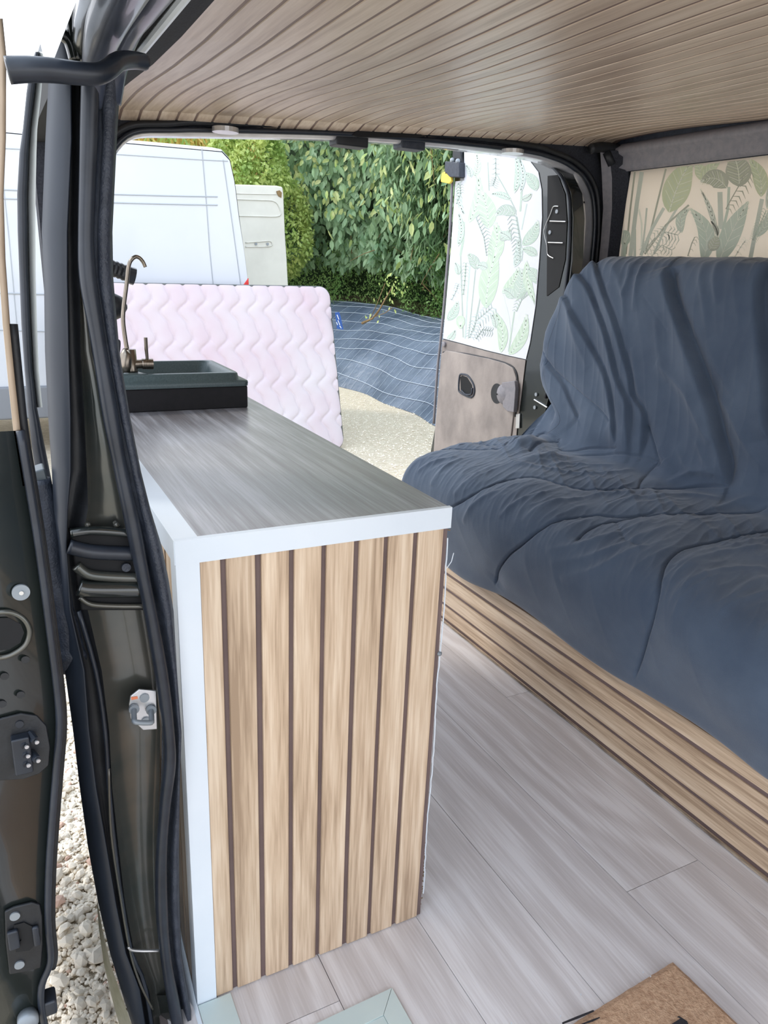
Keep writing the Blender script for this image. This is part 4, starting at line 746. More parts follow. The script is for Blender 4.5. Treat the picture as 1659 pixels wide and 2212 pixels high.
paper = [(1004, 328), (1060, 330), (1115, 336), (1146, 348), (1164, 372), (1171, 410), (1172, 470), (1166, 560), (1158, 660), (1146, 740), (1137, 776), (1100, 768), (1050, 756), (1000, 742), (958, 731), (966, 640), (975, 540), (982, 440), (985, 392), (1004, 390)]
MB().prism([D3(*p, .001) for p in paper][::-1], (-.002, 0, 0)).build('wallpaper_panel', M_paper, rd)
k3 = 1/3.568; d1 = lambda a, b: (960+a*k3, 300+b*k3); DD = lambda *p: [d1(a, b) for a, b in p]
itd = [('S', DD((130, 900), (140, 1200), (150, 1530)), 3, 3), ('S', DD((205, 940), (180, 1250), (165, 1540)), 3, 2), ('S', DD((245, 1010), (215, 1300), (190, 1540)), 2.5, 3), ('S', DD((560, 600), (590, 780), (600, 940)), 5, 2), ('S', DD((155, 640), (150, 780), (128, 900)), 5, 1), ('S', DD((340, 180), (350, 400)), 2.5, 3),
       ('S', DD((455, 1200), (500, 1380), (515, 1560)), 4, 4), ('S', DD((545, 1330), (500, 1640)), 3, 1), ('S', DD((290, 1180), (230, 1480)), 3, 3), ('S', DD((400, 260), (480, 400), (560, 560)), 2.5, 3), ('S', DD((620, 250), (600, 420), (590, 560)), 4, 1), ('S', DD((440, 860), (380, 1080)), 2.5, 2), ('S', DD((640, 500), (600, 700)), 2.5, 2),
       ('L', d1(190, 650), d1(262, 262), 84*k3, 0), ('L', d1(235, 300), d1(250, 105), 55*k3, 0), ('L', d1(120, 320), d1(165, 600), 50*k3, 2), ('L', d1(345, 690), d1(290, 395), 140*k3, 0, .05), ('L', d1(355, 960), d1(400, 640), 120*k3, 0), ('L', d1(325, 1310), d1(415, 840), 150*k3, 0, -.04),
       ('L', d1(25, 1400), d1(108, 1245), 70*k3, 1), ('L', d1(20, 1560), d1(90, 1470), 50*k3, 1), ('L', d1(255, 1010), d1(180, 880), 80*k3, 3), ('L', d1(340, 1000), d1(255, 975), 70*k3, 1), ('L', d1(560, 590), d1(395, 590), 90*k3, 3, .25), ('L', d1(520, 470), d1(360, 425), 50*k3, 1), ('L', d1(605, 820), d1(730, 630), 90*k3, 1), ('L', d1(720, 900), d1(600, 850), 70*k3, 1),
       ('L', d1(450, 1190), d1(580, 990), 80*k3, 0), ('L', d1(560, 1240), d1(600, 1000), 110*k3, 1, .08), ('L', d1(545, 1230), d1(455, 1160), 80*k3, 1), ('L', d1(640, 940), d1(722, 1290), 65*k3, 0, .08), ('L', d1(730, 1120), d1(640, 990), 90*k3, 1), ('L', d1(500, 1670), d1(642, 1350), 90*k3, 0), ('L', d1(440, 1650), d1(385, 1320), 80*k3, 0, .12), ('L', d1(400, 1460), d1(370, 1350), 50*k3, 1),
       ('L', d1(715, 400), d1(620, 260), 90*k3, 1), ('L', d1(600, 470), d1(680, 420), 50*k3, 3), ('L', d1(545, 990), d1(570, 770), 65*k3, 2), ('L', d1(110, 830), d1(110, 560), 50*k3, 1), ('L', d1(545, 420), d1(545, 110), 55*k3, 1), ('L', d1(590, 420), d1(580, 140), 40*k3, 2), ('L', d1(110, 1050), d1(85, 950), 50*k3, 1), ('L', d1(430, 780), d1(520, 690), 60*k3, 3), ('L', d1(680, 1560), d1(690, 1450), 60*k3, 2), ('L', d1(210, 300), d1(170, 200), 50*k3, 2), ('L', d1(520, 780), d1(430, 720), 60*k3, 1),
       ('H', d1(130, 1415), 11, 0), ('F', DD((330, 900), (310, 760), (250, 610)), 20, 1, 3, 13), ('F', DD((590, 940), (590, 780), (560, 600)), 22, -1, 3, 12), ('F', DD((200, 1530), (250, 1400), (370, 1300)), 17, 0, 2, 13), ('F', DD((560, 1330), (600, 1240), (650, 1200)), 16, -1, 1, 9), ('F', DD((400, 150), (400, 300), (380, 360)), 12, 0, 3, 9), ('F', DD((250, 1540), (300, 1470), (370, 1480)), 12, 0, 3, 9), ('F', DD((60, 1240), (100, 1160), (110, 1120)), 8, 0, 2, 6), ('F', DD((150, 1200), (165, 1060), (170, 960)), 8, 0, 1, 9), ('F', DD((100, 500), (130, 420), (125, 360)), 10, 0, 3, 7)]
_re = [(1115, 328), (1146, 348), (1164, 372), (1171, 410), (1172, 470), (1166, 560), (1158, 660), (1146, 740), (1137, 772)]; _le = [(1006, 328), (1006, 389), (987, 392), (984, 440), (977, 540), (968, 640), (961, 728)]; _be = [(958, 729), (1000, 740), (1050, 754), (1100, 766), (1137, 774)]
def clampd(p):
    x, y = p[0], max(p[1], 331 if p[0] < 1115 else 331+(p[0]-1115)*.5); y = min(y, np.interp(x, [q[0] for q in _be], [q[1] for q in _be])); x = min(x, np.interp(y, [q[1] for q in _re], [q[0] for q in _re])-1.5); x = max(x, np.interp(y, [q[1] for q in _le], [q[0] for q in _le])); return x, y
leafdecals(itd, lambda p, z: D3(*clampd(p), .003+z), 0, P_door, 'leaf_print', rd)
# door card
card = [(957, 733), (1000, 744), (1050, 758), (1100, 770), (1137, 778), (1128, 850), (1118, 930), (1105, 1100), (930, 1100), (942, 915), (950, 820)]
MB().prism([D3(*p, .001) for p in card][::-1], (-.003, 0, 0)).build('door_card', M_doorcard, rd, bevel=.001)
raised = [(958, 764), (968, 757), (1000, 762), (1060, 774), (1095, 784), (1112, 794), (1119, 815), (1116, 870), (1108, 940), (1100, 1090), (938, 1090), (946, 915), (952, 830)]
pnl = MB().prism([D3(*p, .0035) for p in raised][::-1], (-.007, 0, 0)).build('raised_card_panel', M_doorcard, rd, bevel=.004, seg=3)
MB().tube(smoothpath([D3(*p, .006) for p in ((960, 761), (1000, 763), (1060, 775), (1098, 786), (1116, 800), (1121, 830), (1116, 900))], 4), .0035, 8).build('panel_shadow_gap', M_rubber, rd, smooth=True)
hr = smoothpath([D3(*p, .012) for p in ((1003, 808), (1016, 812), (1028, 830), (1030, 848), (1022, 858), (1000, 848), (996, 838), (998, 812), (1003, 808))], 5); MB().tube(hr, .0042, 8).build('handle_rim', M_plastic, rd, smooth=True)
MB().prism([D3(*p, .0105) for p in ((1003, 811), (1014, 815), (1024, 831), (1026, 846), (1018, 853), (1000, 845), (999, 815))][::-1], (-.001, 0, 0)).build('handle_recess', M_dark, rd)
MB().tube(smoothpath([D3(*p, .014) for p in ((1003, 843), (1012, 852), (1024, 851), (1026, 838))], 4), .004, 8).build('pull_handle', M_plastic, rd, smooth=True)
c = D3(1078, 850, .0105); disc(c, (-1, 0, 0), .040, .001, 24).build('latch_shadow_disc', M_rubber, rd)  # flat dark disc draws the shadow beside the latch cover
c = D3(1095, 851, .01); m = MB(); m.tube([c, c+(-.012, 0, 0), c+(-.020, 0, 0), c+(-.024, 0, 0)], [.040, .038, .026, .004], 24); m.prism([D3(*p, .01) for p in ((1096, 826), (1124, 822), (1126, 838), (1122, 890), (1108, 888), (1098, 878))][::-1], (-.018, 0, 0)); m.build('latch_cover', M_lining, rd, smooth=False, bevel=.003)
disc(D3(1089, 851, .034), (-1, 0, 0), .0035, .001, 10).build('cover_screw_hole', M_dark, rd)
disc(D3(963, 744, .003), (-1, 0, 0), .012, .010, 18, .003).build('card_corner_knob', M_lining, rd)
# recess with rods on the hinge side
MB().prism([D3(*p, .0015) for p in ((1184, 380), (1206, 378), (1222, 420), (1226, 480), (1222, 560), (1208, 620), (1182, 640))][::-1], (-.001, 0, 0)).build('hinge_recess', M_dark, rd)
for py in (478, 524): MB().tube([D3(1192 if py < 500 else 1188, py, .008), D3(1226 if py < 500 else 1220, py+1, .008)], .0022, 8).build('steel_rod', M_steel, rd)
MB().tube(smoothpath([D3(*p, .006) for p in ((1209, 446), (1198, 447), (1192, 462), (1180, 490), (1178, 504), (1184, 530), (1186, 550), (1198, 558))], 4), .0016, 6).build('wire_spring', M_steel, rd)
for p in ((1205, 457), (1190, 502), (1160, 852), (1157, 880)): disc(D3(*p, .002), (-1, 0, 0), .007, .004, 12).build('hinge_bolt', M_screw, rd)
MB().tube([D3(1156, 863, .004), D3(1184, 880, .004)], .0028, 8).build('check_strap', M_steel, rd)
MB().prism([D3(*p, .002) for p in ((1118, 895), (1126, 893), (1125, 925), (1117, 925))][::-1], (-.006, 0, 0)).build('striker_tab', M_steel, rd, bevel=.001)
# top latch block, grey balls, yellow tag
la = empty('door_latch', D3(992, 365, .02), 'dark latch block with two grey balls on the top outer corner of the rear door', 'latch')
MB().prism([D3(*p, .002) for p in ((975, 350), (1006, 352), (1006, 384), (985, 384), (974, 372))][::-1], (-.03, 0, 0)).build('block', M_plastic, la, bevel=.003)
MB().prism([D3(*p, .002) for p in ((985, 322), (1000, 322), (1004, 352), (984, 352))][::-1], (-.014, 0, 0)).build('bracket', M_rubber, la, bevel=.002)
def ball(c, r, name, m, parent):
    mb = MB(); n = 14
    G = [[(c[0]+r*math.sin(a)*math.cos(b), c[1]+r*math.sin(a)*math.sin(b), c[2]+r*math.cos(a)) for b in np.linspace(0, 2*PI, n+1)] for a in np.linspace(.02, PI-.02, 9)]
    return mb.grid(G).build(name, m, parent, smooth=True)
for p in ((988, 348), (1000, 350)): ball(D3(*p, .024), .011, 'grey_ball', M_screw, la)
yt = empty('yellow_tag', D3(974, 385, .02), 'small yellow plastic hook tag hanging under the rear door latch', 'tag')
MB().prism([D3(*p, .012) for p in ((965, 374), (976, 370), (984, 375), (985, 392), (980, 398), (962, 394), (963, 384))][::-1], (-.012, 0, 0)).build('tag_body', M_yellow, yt, bevel=.003)
MB().tube(smoothpath([D3(*p, .026) for p in ((974, 376), (976, 368), (981, 366), (986, 370))], 4), .002, 6).build('tag_hook', M_rubber, yt)

# ============================================================ DOORMAT
cm = at(1455, 2071, 2, .012); ma_ = empty('doormat', (.6, -.42, 0), 'brown coir doormat with black lettering on the plank floor', 'doormat')
ang = math.radians(3.0); cr_, sr_ = math.cos(ang), math.sin(ang)
mt = lambda a, b: (cm[0]+a*cr_-b*sr_, cm[1]+a*sr_+b*cr_)
nx, ny = 70, 40; G = []; rr_ = random.Random(9)
for i in range(nx+1):
    r = []
    for j in range(ny+1):
        a, b = mt(-.75*i/nx, -.42*j/ny); e = (i in (0, nx) or j in (0, ny)); r.append((a+rr_.uniform(-.0008, .0008), b+rr_.uniform(-.0008, .0008), .004 if e else .012+rr_.uniform(-.0008, .0008)))
    G.append(r)
MB().grid(G).build('coir_pile', M_coir, ma_)
m = MB(); e = mt(0, 0); m.box((0, 0, 0), (0, 0, 0)); m = MB(); m.prism([(*mt(0, 0), .001), (*mt(-.75, 0), .001), (*mt(-.75, -.42), .001), (*mt(0, -.42), .001)], (0, 0, .003)); m.build('rubber_backing', M_coir, ma_)
Q = lambda px, py: at(px, py, 2, .0135)
ink = MB(); s5 = .337
for P in (((1215, 2213), (1250, 2200), (1282, 2186), (1284, 2184), (1281, 2182), (1245, 2196), (1214, 2209)), ((1258, 2214), (1282, 2206), (1296, 2199), (1295, 2197), (1280, 2202), (1255, 2212)), ((1448, 2214), (1470, 2200), (1462, 2197), (1467, 2195), (1484, 2206), (1500, 2240), (1450, 2240))):
    MB().prism([Q(*p) for p in P], (0, 0, .0004)).build('letter_stroke', M_ink, ma_)
for P in ((1104, 2213), (1210, 2198), (1254, 2151), (1405, 2112), (1389, 2103)):
    c = Q(*P); MB().prism([c, c+(.003, .001, 0), c+(.002, .003, 0)], (0, 0, .001)).build('white_fluff', M_white, ma_)

# ============================================================ OUTSIDE
gr = empty('ground', (2, 4, GZ), 'pale crushed-stone gravel ground outside the van', 'ground', kind='structure')
m = MB(); gxs = np.r_[np.linspace(-6, -1, 6), np.linspace(-.8, 4.2, 40), np.linspace(4.6, 14, 8)]; gys = np.r_[np.linspace(-6, -1, 5), np.linspace(-.8, 9, 60), np.linspace(10, 30, 10)]
m.grid([[(x, y, GZ-.004+.006*math.sin(3*x)*math.cos(2.3*y)) for y in gys] for x in gxs]); m.build('gravel_bed', M_gravel, gr, smooth=True)
def rockmesh(seed, n=1):
    r = random.Random(seed); t = (1+5**.5)/2
    V = [(-1, t, 0), (1, t, 0), (-1, -t, 0), (1, -t, 0), (0, -1, t), (0, 1, t), (0, -1, -t), (0, 1, -t), (t, 0, -1), (t, 0, 1), (-t, 0, -1), (-t, 0, 1)]
    Fc = [(0, 11, 5), (0, 5, 1), (0, 1, 7), (0, 7, 10), (0, 10, 11), (1, 5, 9), (5, 11, 4), (11, 10, 2), (10, 7, 6), (7, 1, 8), (3, 9, 4), (3, 4, 2), (3, 2, 6), (3, 6, 8), (3, 8, 9), (4, 9, 5), (2, 4, 11), (6, 2, 10), (8, 6, 7), (9, 8, 1)]
    V = np.array(V)/math.hypot(1, t); V = V*np.array([[r.uniform(.7, 1.25)] for _ in V])*np.array([1, r.uniform(.6, .9), r.uniform(.45, .7)]); return V, Fc
rocks = []
for k_ in range(8):
    V, Fc = rockmesh(k_); me = bpy.data.meshes.new('stone'); me.from_pydata(V.tolist(), [], Fc); me.materials.append(M_stone if k_ != 3 else M_stoner); rocks.append((me, V, Fc))
rr_ = random.Random(12); go = wloc(gr)
def wedge():
    py = 1460+760*rr_.random()**.9; px = rr_.uniform(95, 200+(py-1460)*.16); p = at(px, py, 2, GZ); return p
for k_ in range(300):
    p = wedge(); me = rocks[rr_.choice((0, 1, 2, 4, 5, 6, 7, 0, 1, 2, 5, 3))][0]; o = bpy.data.objects.new('stone', me); COL.objects.link(o); o.parent = gr
    sc = rr_.uniform(.009, .017) if k_ > 60 else rr_.uniform(.016, .026)
    o.location = Vector(p)-go+Vector((0, 0, sc*.55)); o.scale = (sc, sc, sc); o.rotation_euler = (rr_.uniform(-.5, .5), rr_.uniform(-.5, .5), rr_.uniform(0, 6.3))
def scatter(n, fn, s0, s1, seed, mt_):
    r = np.random.RandomState(seed); Vs = []; Fs = []; b = 0
    for i in range(n):
        me, V, Fc = rocks[r.randint(8)]; p = fn(r); s = r.uniform(s0, s1); a = r.uniform(0, 6.28); c, q = math.cos(a), math.sin(a)
        W_ = V@np.array([[c, q, 0], [-q, c, 0], [0, 0, 1]])*s+np.array([p[0], p[1], GZ+s*.15]); Vs.append(W_); Fs += [(x+b, y+b, z+b) for x, y, z in Fc]; b += 12
    mk('gravel_stones', np.vstack(Vs), Fs, mt_, gr, kind='stuff')
scatter(15000, lambda r: (r.uniform(-.36, .08), r.uniform(.15, 2.2)), .0035, .011, 1, M_stone)
scatter(5000, lambda r: (r.uniform(2.2, 4.4), r.uniform(3.6, 8.5)), .004, .011, 2, M_stone)
scatter(500, lambda r: (r.uniform(-.45, .15), r.uniform(.1, 2.4)), .004, .010, 3, M_stoner)

# ---- mattress leaning on the white van
A, B_ = at(742, 971, 1, 5.5), at(709, 624, 1, 5.88)
upv = B_-A; Hm = np.linalg.norm(upv); upv /= Hm
lf = at(250, 624, 1, 5.80)-at(709, 624, 1, 5.88); lf /= np.linalg.norm(lf); nrm = np.cross(lf, upv); nrm /= np.linalg.norm(nrm)
if nrm[1] > 0: nrm = -nrm
lf = np.cross(upv, nrm); lf = lf if lf[0] < 0 else -lf
Lm = 2.3; TH = .16; A = np.array([A[0], A[1], GZ+.004])
ms_ = empty('mattress', A+lf*Lm/2, 'double mattress with pinkish wavy quilting standing on its long side against the white van', 'mattress')
nu, nv = 300, 200; G = np.zeros((nu+1, nv+1, 3)); rc_ = .10
us = np.linspace(0, Lm, nu+1); vs_ = np.linspace(0, Hm, nv+1)
for i, u in enumerate(us):
    for j, v in enumerate(vs_):
        du = min(u, Lm-u); dv = min(v, Hm-v)
        uu, vv = u, v
        if du < rc_ and dv < rc_:     # rounded corner: squeeze
            cu = rc_ if u < Lm/2 else Lm-rc_; cv = rc_ if v < Hm/2 else Hm-rc_; a, b = u-cu, v-cv; mx_ = max(abs(a), abs(b)); r = math.hypot(a, b)
            if r > 0: uu, vv = cu+a*mx_/r, cv+b*mx_/r
        e = min(du, dv); d = .012*(1-math.exp(-e/.03))
        # wave quilting: columns of S-curves, offset
        per = .155; wv = .042*math.sin(2*PI*vv/.34)+.016*math.sin(4*PI*vv/.34+.6); ph = ((uu+.16*vv*.0+wv)/per) % 1.0
        q = abs(ph-.5)*2; sm_ = 1-math.exp(-((1-q)/.13)**1.2)
        d += .016*sm_*(.55+.45*math.sin(ph*PI))
        ph2 = ((uu-wv*.8+per*.5)/(per)) % 1.0; q2 = abs(ph2-.5)*2; act = max(0, math.sin(2*PI*vv/.34+.8))
        d -= .005*math.exp(-((1-q2)/.10)**2)*act
        G[i, j] = A+lf*uu+upv*vv+nrm*(d)
MB().grid(G).build('quilted_cover', M_matt, ms_, smooth=True)
corn = []
for cu, cv, a0 in ((rc_, rc_, 180), (Lm-rc_, rc_, 270), (Lm-rc_, Hm-rc_, 0), (rc_, Hm-rc_, 90)):
    for k_ in range(7): q = math.radians(a0+90*k_/6); corn.append((cu+rc_*math.cos(q), cv+rc_*math.sin(q)))
pp = [A+lf*u+upv*v for u, v in corn]; m = MB(); m.prism([p-nrm*TH for p in pp], nrm*(TH-.002)); m.build('side_border', M_matt, ms_)
MB().tube([p+nrm*.002 for p in pp]+[pp[0]+nrm*.002], .009, 8).build('piping', M_piping, ms_, smooth=True)
lb = [(724, 675), (733, 674), (736, 684), (742, 712), (728, 710)]; l3 = [at(*p, 1, 5.72) for p in lb]
lab = MB().prism(l3, (0, .004, 0)).build('care_label', M_blue, ms_)
for i_, (p, q) in enumerate((((728, 680), (732, 690)), ((730, 692), (734, 702)), ((727, 696), (729, 702)), ((734, 704), (737, 709)))):
    a, b = at(*p, 1, 5.717), at(*q, 1, 5.717); MB().tube([a, b], .004, 5).build('label_lettering', M_white, lab)

# ---- white van parked beyond
wv_ = empty('white_van', (0, 7.1, GZ), 'white high-roof panel van parked behind the mattress, rear door open', 'van')
YV = 6.15
V3 = lambda px, py, d=0: at(px, py, 1, YV-d)
side = [at(480, 327, 1, YV), at(497, 345, 1, YV), at(507, 390, 1, YV), at(517, 470, 1, YV), at(527, 540, 1, YV), at(536, 610, 1, YV)]
side = [np.array([p[0], YV, p[2]]) for p in side]+[np.array([2.12, YV, .3]), np.array([2.12, YV, -.08]), np.array([-3.4, YV, -.08]), np.array([-3.9, YV, .35]), np.array([-3.6, YV, .8]), np.array([-2.9, YV, 1.4]), np.array([-2.3, YV, 1.95]), np.array([-1.2, YV, 2.0])]
body = MB(); n = len(side)
sec = [(0, 0), (.06, -.5), (.0, 0)]
def ringv(y, inset):
    c = np.mean(side, axis=0); o = []
    for p in side:
        q = p.copy(); q[1] = y
        if p[2] > 1.5: q[2] -= inset
        if p[0] > 1.7: q[0] -= inset*.6
        o.append(tuple(q))
    return o
for yk, ins in ((YV, .09), (YV-.0, .02), (YV+.10, -.03), (YV+.5, -.09), (YV+1.5, -.09), (YV+1.9, -.03), (YV+2.0, .05)): body.V += ringv(yk if ins != .09 else YV, ins)
body.V[0:n] = ringv(YV, 0)
for i in range(6):
    for kk in range(n): body.F.append((i*n+kk, i*n+(kk+1) % n, (i+1)*n+(kk+1) % n, (i+1)*n+kk))
body.F.append(tuple(range(n))); body.F.append(tuple(6*n+kk for kk in range(n))[::-1])
body.build('body', M_vanw, wv_, bevel=.05, seg=4)
def vline(P, nm='panel_gap', w_=.007, m=None): MB().tube([at(a, b, 1, YV-.002) for a, b in P], w_*.8, 6).build(nm, m or M_vanline, wv_)
vline([(-40, 318), (245, 333), (430, 345), (492, 348)], w_=.005); vline([(-40, 408), (100, 414), (245, 420), (400, 424), (470, 425)]); vline([(-40, 428), (100, 432), (245, 438), (400, 442), (470, 443)])
vline([(436, 320), (441, 380), (446, 440), (453, 540), (461, 620), (475, 800)], w_=.005); vline([(482, 345), (500, 470), (518, 600), (530, 690)], w_=.005); vline([(5, 380), (20, 520), (36, 700), (48, 860)], w_=.004)
vline([(-40, 632), (100, 636), (245, 640)], w_=.009); vline([(-40, 712), (100, 716), (245, 720)], w_=.006)
p, q = at(-40, 845, 1, YV), at(700, 898, 1, YV); boxo('side_cladding', (-3.3, YV-.03, -.22), (2.12, YV+.02, .06), M_vangrey, wv_, bevel=.02)
for xw_ in (-2.4, 1.0):
    m = MB(); m.tube([(xw_, YV+.02, GZ+.33), (xw_, YV+.24, GZ+.33)], .33, 28); m.build('wheel', M_rubber, wv_, bevel=.02)
rear = [(524, 618), (537, 600), (538, 622), (538, 690), (520, 690)]
MB().prism([at(*p, 1, YV-.006) for p in rear], (0, .06, 0)).build('tail_light', M_red, wv_, bevel=.006)
YO = 7.75; O3 = lambda a, b: at(a, b, 1, YO)
dr = MB().prism([O3(*p) for p in ((500, 398), (598, 401), (611, 404), (613, 420), (616, 500), (620, 560), (624, 640), (630, 900), (500, 900))], (0, .06, 0)).build('rear_door', M_vanin, wv_, bevel=.015)
def ol(P, w_=.008): MB().tube(smoothpath([at(a, b, 1, YO-.004) for a, b in P], 4), w_, 6).build('pressed_ridge', M_vanin, dr, smooth=True)
ol([(505, 430), (560, 432), (590, 434), (602, 445), (604, 466), (560, 467), (510, 466)]); ol([(510, 418), (600, 420)], .005)
ol([(530, 524), (560, 522), (584, 521), (586, 531), (560, 533), (530, 533)], .008)
for p in ((553, 527), (578, 527)): disc(at(*p, 1, YO-.012), (0, -1, 0), .014, .008, 12).build('rail_bolt', M_screw, dr)
MB().prism([at(*p, 1, YO-.01) for p in ((597, 413), (604, 411), (609, 416), (608, 427), (602, 424), (599, 420))], (0, .008, 0)).build('door_catch', M_bark, dr)

# ---- bank with weed control fabric
foot = [(4.15, 3.5), (4.2, 5.0), (4.22, 6.2), (4.32, 7.5), (4.30, 9.0), (4.05, 10.6), (3.2, 12.3), (2.0, 13.3)]
fp = smoothpath([np.array([a, b, 0]) for a, b in foot], 8)
def bank_pt(i, t):
    p = fp[i]; tg = fp[min(i+1, len(fp)-1)]-fp[max(i-1, 0)]; tg /= np.linalg.norm(tg); nn = np.array([tg[1], -tg[0], 0])
    h = 1.02*(1-(1-t)**1.5) if t < 1 else 1.02+.1*(t-1)
    bump = .05*math.sin(i*.23+4*t)+.022*math.sin(i*.5-5*t)+.008*math.sin(i*1.3+9*t)
    q = p+nn*(1.45*t); return np.array([q[0]+.04*math.sin(i*.7)*(1-t), q[1], GZ+.0+h+bump*min(1, t*3)])
wf = empty('weed_fabric', (4.8, 8, GZ), 'dark blue-grey woven weed fabric with white grid lines draped over the bank', 'ground fabric')
G = [[bank_pt(i, t) for t in np.linspace(0, 1.12, 26)] for i in range(len(fp))]
MB().grid(G).build('fabric_sheet', M_fabric, wf, smooth=True)
fl_ = MB()
def bl(i, t):
    i = min(max(i, 0), len(fp)-1.001); a = int(i); f = i-a; p = bank_pt(a, t)*(1-f)+bank_pt(a+1, t)*f; return p+np.array([-.006, -.003, .008])
for t in np.linspace(.08, 1.06, 9):
    fl_.tube([bl(i, t+.02*math.sin(i*.4)) for i in np.arange(0, len(fp)-1, .5)], .0042, 4, False)
fl_.build('printed_line', M_fline, wf)
fl2 = MB()
for i in np.arange(1, len(fp)-2, 1.15): fl2.tube([bl(i+.2*math.sin(t*3), t) for t in np.linspace(0, 1.1, 14)], .0016, 4, False)
fl2.build('faint_cross_line', M_fline, wf)
bs_ = MB(); bs_.grid([[bank_pt(i, 1.12)+np.array([0, 0, -.06]), bank_pt(i, 1.12)+np.array([1.5*(1 if i < 45 else .3), 1.2 if i > 30 else 0, .3]), bank_pt(i, 1.12)+np.array([4, 5, .6])] for i in range(len(fp))]); bs_.build('soil_shoulder', M_soil, gr)
# dead sprig lying on the fabric
sg = empty('cut_branch', at(820, 690, 0, 4.9), 'small dry leafy branch lying on the weed fabric', 'branch')
XB = 4.95; bp_ = lambda a, b: at(a, b, 0, XB)
m = MB(); m.tube([bp_(783, 698), bp_(805, 688), bp_(820, 668), bp_(835, 640)], [.022, .014, .011, .006], 7); m.tube([bp_(812, 684), bp_(828, 655), bp_(846, 622)], .008, 6); m.tube([bp_(800, 690), bp_(815, 655), bp_(832, 612)], .006, 6); m.tube([bp_(806, 686), bp_(832, 676), bp_(848, 664)], .005, 6); m.build('stem', M_bark, sg, smooth=True)
lm = MB(); rr_ = random.Random(2)
for c, n_ in (((838, 612), 16), ((850, 625), 10), ((868, 630), 8), ((800, 690), 8), ((842, 672), 4), ((830, 640), 5)):
    for _ in range(n_):
        q = bp_(c[0]+rr_.gauss(0, 9), c[1]+rr_.gauss(0, 8)); a = rr_.uniform(0, 6.28); L_ = rr_.uniform(.04, .08); d = np.array([rr_.uniform(-.4, .4), math.cos(a), math.sin(a)]); d /= np.linalg.norm(d); e = np.cross(d, [1, .2, .1]); e /= np.linalg.norm(e)
        lm.add([q, q+d*L_*.5+e*L_*.28, q+d*L_, q+d*L_*.5-e*L_*.28], [(0, 1, 2, 3)])
lm.build('withered_leaves', M_leafb, sg)

# ---- hedge and shrubs
def leafverts(L_=1., W_=.45):
    return np.array([(0, 0, 0), (-W_*.42, -.03, -.22*L_), (0, .04, -.25*L_), (W_*.42, -.03, -.22*L_), (-W_*.5, -.05, -.52*L_), (0, .03, -.55*L_), (W_*.5, -.05, -.52*L_), (-W_*.26, -.02, -.8*L_), (0, .03, -.8*L_), (W_*.26, -.02, -.8*L_), (0, 0, -L_)]), [(0, 1, 2), (0, 2, 3), (1, 4, 5, 2), (2, 5, 6, 3), (4, 7, 8, 5), (5, 8, 9, 6), (7, 10, 8), (8, 10, 9)]
LV, LF = leafverts()
def foliage(name, pts, s0, s1, seed, mt_, parent, tilt=.5, simple=False, kind='stuff'):
    r = np.random.RandomState(seed); n = len(pts)
    if simple: lv = np.array([(0, 0, 0), (-.3, -.04, -.45), (0, 0, -1), (.3, -.04, -.45)]); lf_ = [(0, 1, 2, 3)]
    else: lv, lf_ = LV, LF
    a = r.uniform(0, 2*PI, n); b = r.normal(0, tilt, n); c = r.normal(0, tilt, n); s = r.uniform(s0, s1, n)
    ca, sa, cb_, sb, cc, sc = np.cos(a), np.sin(a), np.cos(b), np.sin(b), np.cos(c), np.sin(c)
    Rz = np.zeros((n, 3, 3)); Rz[:, 0, 0] = ca; Rz[:, 0, 1] = -sa; Rz[:, 1, 0] = sa; Rz[:, 1, 1] = ca; Rz[:, 2, 2] = 1
    Rx = np.zeros((n, 3, 3)); Rx[:, 0, 0] = 1; Rx[:, 1, 1] = cb_; Rx[:, 1, 2] = -sb; Rx[:, 2, 1] = sb; Rx[:, 2, 2] = cb_
    Ry = np.zeros((n, 3, 3)); Ry[:, 1, 1] = 1; Ry[:, 0, 0] = cc; Ry[:, 0, 2] = sc; Ry[:, 2, 0] = -sc; Ry[:, 2, 2] = cc
    M_ = Ry@Rx@Rz; V = np.einsum('nij,kj->nki', M_, lv)*s[:, None, None]+pts[:, None, :]
    nk = len(lv); Fc = []
    base_ = (np.arange(n)*nk)
    for f in lf_: Fc.append(base_[:, None]+np.array(f)[None, :])
    tri = [f for f in Fc if f.shape[1] == 3]; quad = [f for f in Fc if f.shape[1] == 4]
    Fl = [tuple(x) for f in Fc for x in f.tolist()]
    return mk(name, V.reshape(-1, 3), Fl, mt_, parent, kind=kind)
def hedge_line(i):   # foot of the hedge on top of the bank
    i = min(max(i, 0), len(fp)-1.001); a = int(i); f = i-a; return bank_pt(a, 1.0)*(1-f)+bank_pt(a+1, 1.0)*f
def hedgepts(n, seed, i0, i1, z0, z1, lean=.35, thick=.35, clump=.25):
    r = np.random.RandomState(seed); P = []
    ii = r.uniform(i0, i1, n); zz = r.uniform(z0, z1, n)
    for i, z in zip(ii, zz):
        p = hedge_line(i).copy(); tg = hedge_line(i+1)-hedge_line(i-1); tg[2] = 0; tg /= np.linalg.norm(tg)+1e-9; nn = np.array([tg[1], -tg[0], 0])
        cl = clump*(math.sin(i*1.9+z*2.3)+math.sin(i*.83-z*3.7+2)+.6*math.sin(i*3.7+z*6.1))
        d = abs(r.normal(0, thick))+cl*.6+.15-lean*math.sin(min(1, z/2.2)*PI*.6)
        q = p+nn*d; q[2] = p[2]+z-.1; P.append(q)
    return np.array(P)
NI = len(fp)-1
hg = empty('laurel_hedge', (6, 8.5, .5), 'tall hedge of drooping dark green leaves on top of the bank', 'hedge')
i0h, i1h = 10, 46
foliage('foliage', hedgepts(26000, 5, 0, i1h, .7, 4.4), .10, .19, 5, M_leafd, hg, .45)
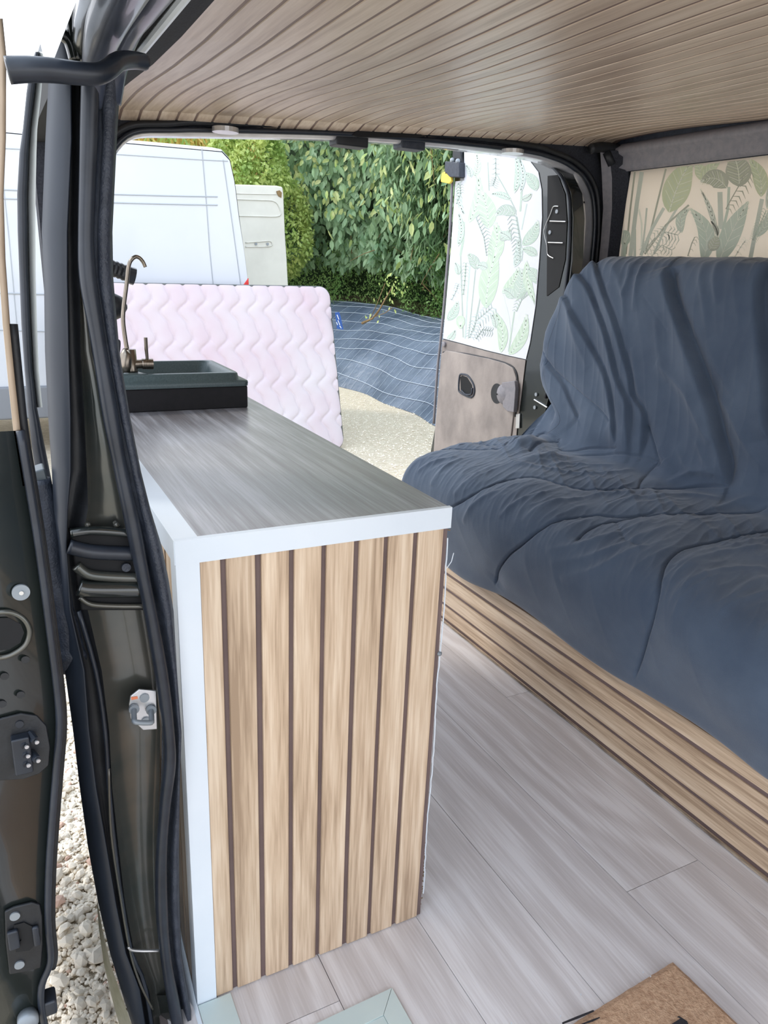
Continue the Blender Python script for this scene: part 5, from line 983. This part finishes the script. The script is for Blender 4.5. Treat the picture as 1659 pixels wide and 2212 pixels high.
foliage('sunlit_foliage', hedgepts(3000, 6, 0, i1h, 1.5, 4.6, .45, .14), .10, .17, 6, M_leafl, hg, .5)
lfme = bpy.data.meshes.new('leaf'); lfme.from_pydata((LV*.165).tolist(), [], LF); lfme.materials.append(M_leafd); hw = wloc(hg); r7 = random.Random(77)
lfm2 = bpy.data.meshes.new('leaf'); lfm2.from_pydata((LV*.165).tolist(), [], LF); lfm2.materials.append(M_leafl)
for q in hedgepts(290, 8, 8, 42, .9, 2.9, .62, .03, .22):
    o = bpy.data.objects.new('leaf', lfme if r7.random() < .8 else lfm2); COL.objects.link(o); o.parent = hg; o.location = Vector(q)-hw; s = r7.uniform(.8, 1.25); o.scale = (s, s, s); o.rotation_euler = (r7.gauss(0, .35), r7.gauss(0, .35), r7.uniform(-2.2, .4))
# dark core and branches
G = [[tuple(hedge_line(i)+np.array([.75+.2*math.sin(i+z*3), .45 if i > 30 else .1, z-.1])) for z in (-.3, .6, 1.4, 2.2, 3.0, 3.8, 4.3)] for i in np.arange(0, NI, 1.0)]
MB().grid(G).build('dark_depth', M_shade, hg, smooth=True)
m = MB(); r8 = random.Random(15)
for _ in range(70):
    q = hedgepts(1, r8.randint(0, 99999), 4, 44, .3, 3.6, .3, .2)[0]; d = np.array([r8.gauss(0, .3), r8.gauss(0, .3), r8.uniform(-1, 1)]); d /= np.linalg.norm(d); m.tube([q, q+d*.25+(0, 0, .02), q+d*.5], [.008, .006, .003], 5)
m.build('branch', M_bark, hg, kind='stuff')
br = empty('bramble_undergrowth', (5.6, 8.5, .5), 'low dense undergrowth of small green leaves beneath the laurel hedge', 'undergrowth')
foliage('foliage', hedgepts(30000, 9, 0, NI-1, -.12, 1.15, .25, .28, .16), .035, .075, 9, M_leafs, br, .9, True)
sh_ = empty('green_shrub', at(560, 400, 1, 11.8), 'bright green small-leaved shrub left of the laurel hedge above the far van door', 'shrub')
def blob(n, c, r, seed):
    q = np.random.RandomState(seed); v = q.normal(0, 1, (n, 3)); v /= np.linalg.norm(v, axis=1)[:, None]; v *= (q.uniform(.6, 1.0, n)**.4)[:, None]; v += .1*np.sin(v[:, [1, 2, 0]]*7); return np.array(c)+v*np.array(r)
c = at(535, 370, 1, 11.6); foliage('foliage', np.vstack([blob(9000, c, (.65, .7, .75), 21), blob(6000, c+(.5, .3, -.8), (.7, .7, .9), 22), blob(5000, c+(-.2, .3, -1.2), (.9, .7, 1.0), 23)]), .05, .10, 24, M_leafb, sh_, .9, True)
gp_ = empty('dry_grass', at(380, 300, 1, 14), 'tall sunlit yellow dry grass behind the white van roof', 'grass'); r9 = np.random.RandomState(31)
def grass(nm, n, x0, x1, y, z0, z1, L0, L1, mt_, par):
    m = MB()
    for _ in range(n):
        b = np.array([r9.uniform(x0, x1), y+r9.uniform(-.5, .6), r9.uniform(z0, z1)]); L_ = r9.uniform(L0, L1); d = np.array([r9.normal(0, .5), r9.normal(0, .3), 1.]); d /= np.linalg.norm(d); e = np.array([.012, .004, 0])*r9.uniform(.7, 2.2)
        m.add([b-e, b+e, b+d*L_*.6+e*.7+(0, 0, -.02), b+d*L_+(r9.normal(0, .12), 0, -.05), b+d*L_*.6-e*.7+(0, 0, -.02)], [(0, 1, 2, 3, 4)])
    o = m.build(nm, mt_, par); o['kind'] = 'stuff'; return o
grass('straw_blades', 7000, 1.5, 4.4, 13.6, 1.2, 3.6, .3, .8, M_straw, gp_); grass('green_blades', 2000, 1.5, 4.2, 13.3, 1.0, 3.3, .2, .5, M_leafb, gp_)
G = [[(x, 14.4, z) for z in (-.5, 1, 2, 3.9)] for x in np.linspace(1.5, 5, 8)]; MB().grid(G).build('grassy_bank', M_straw, gp_)
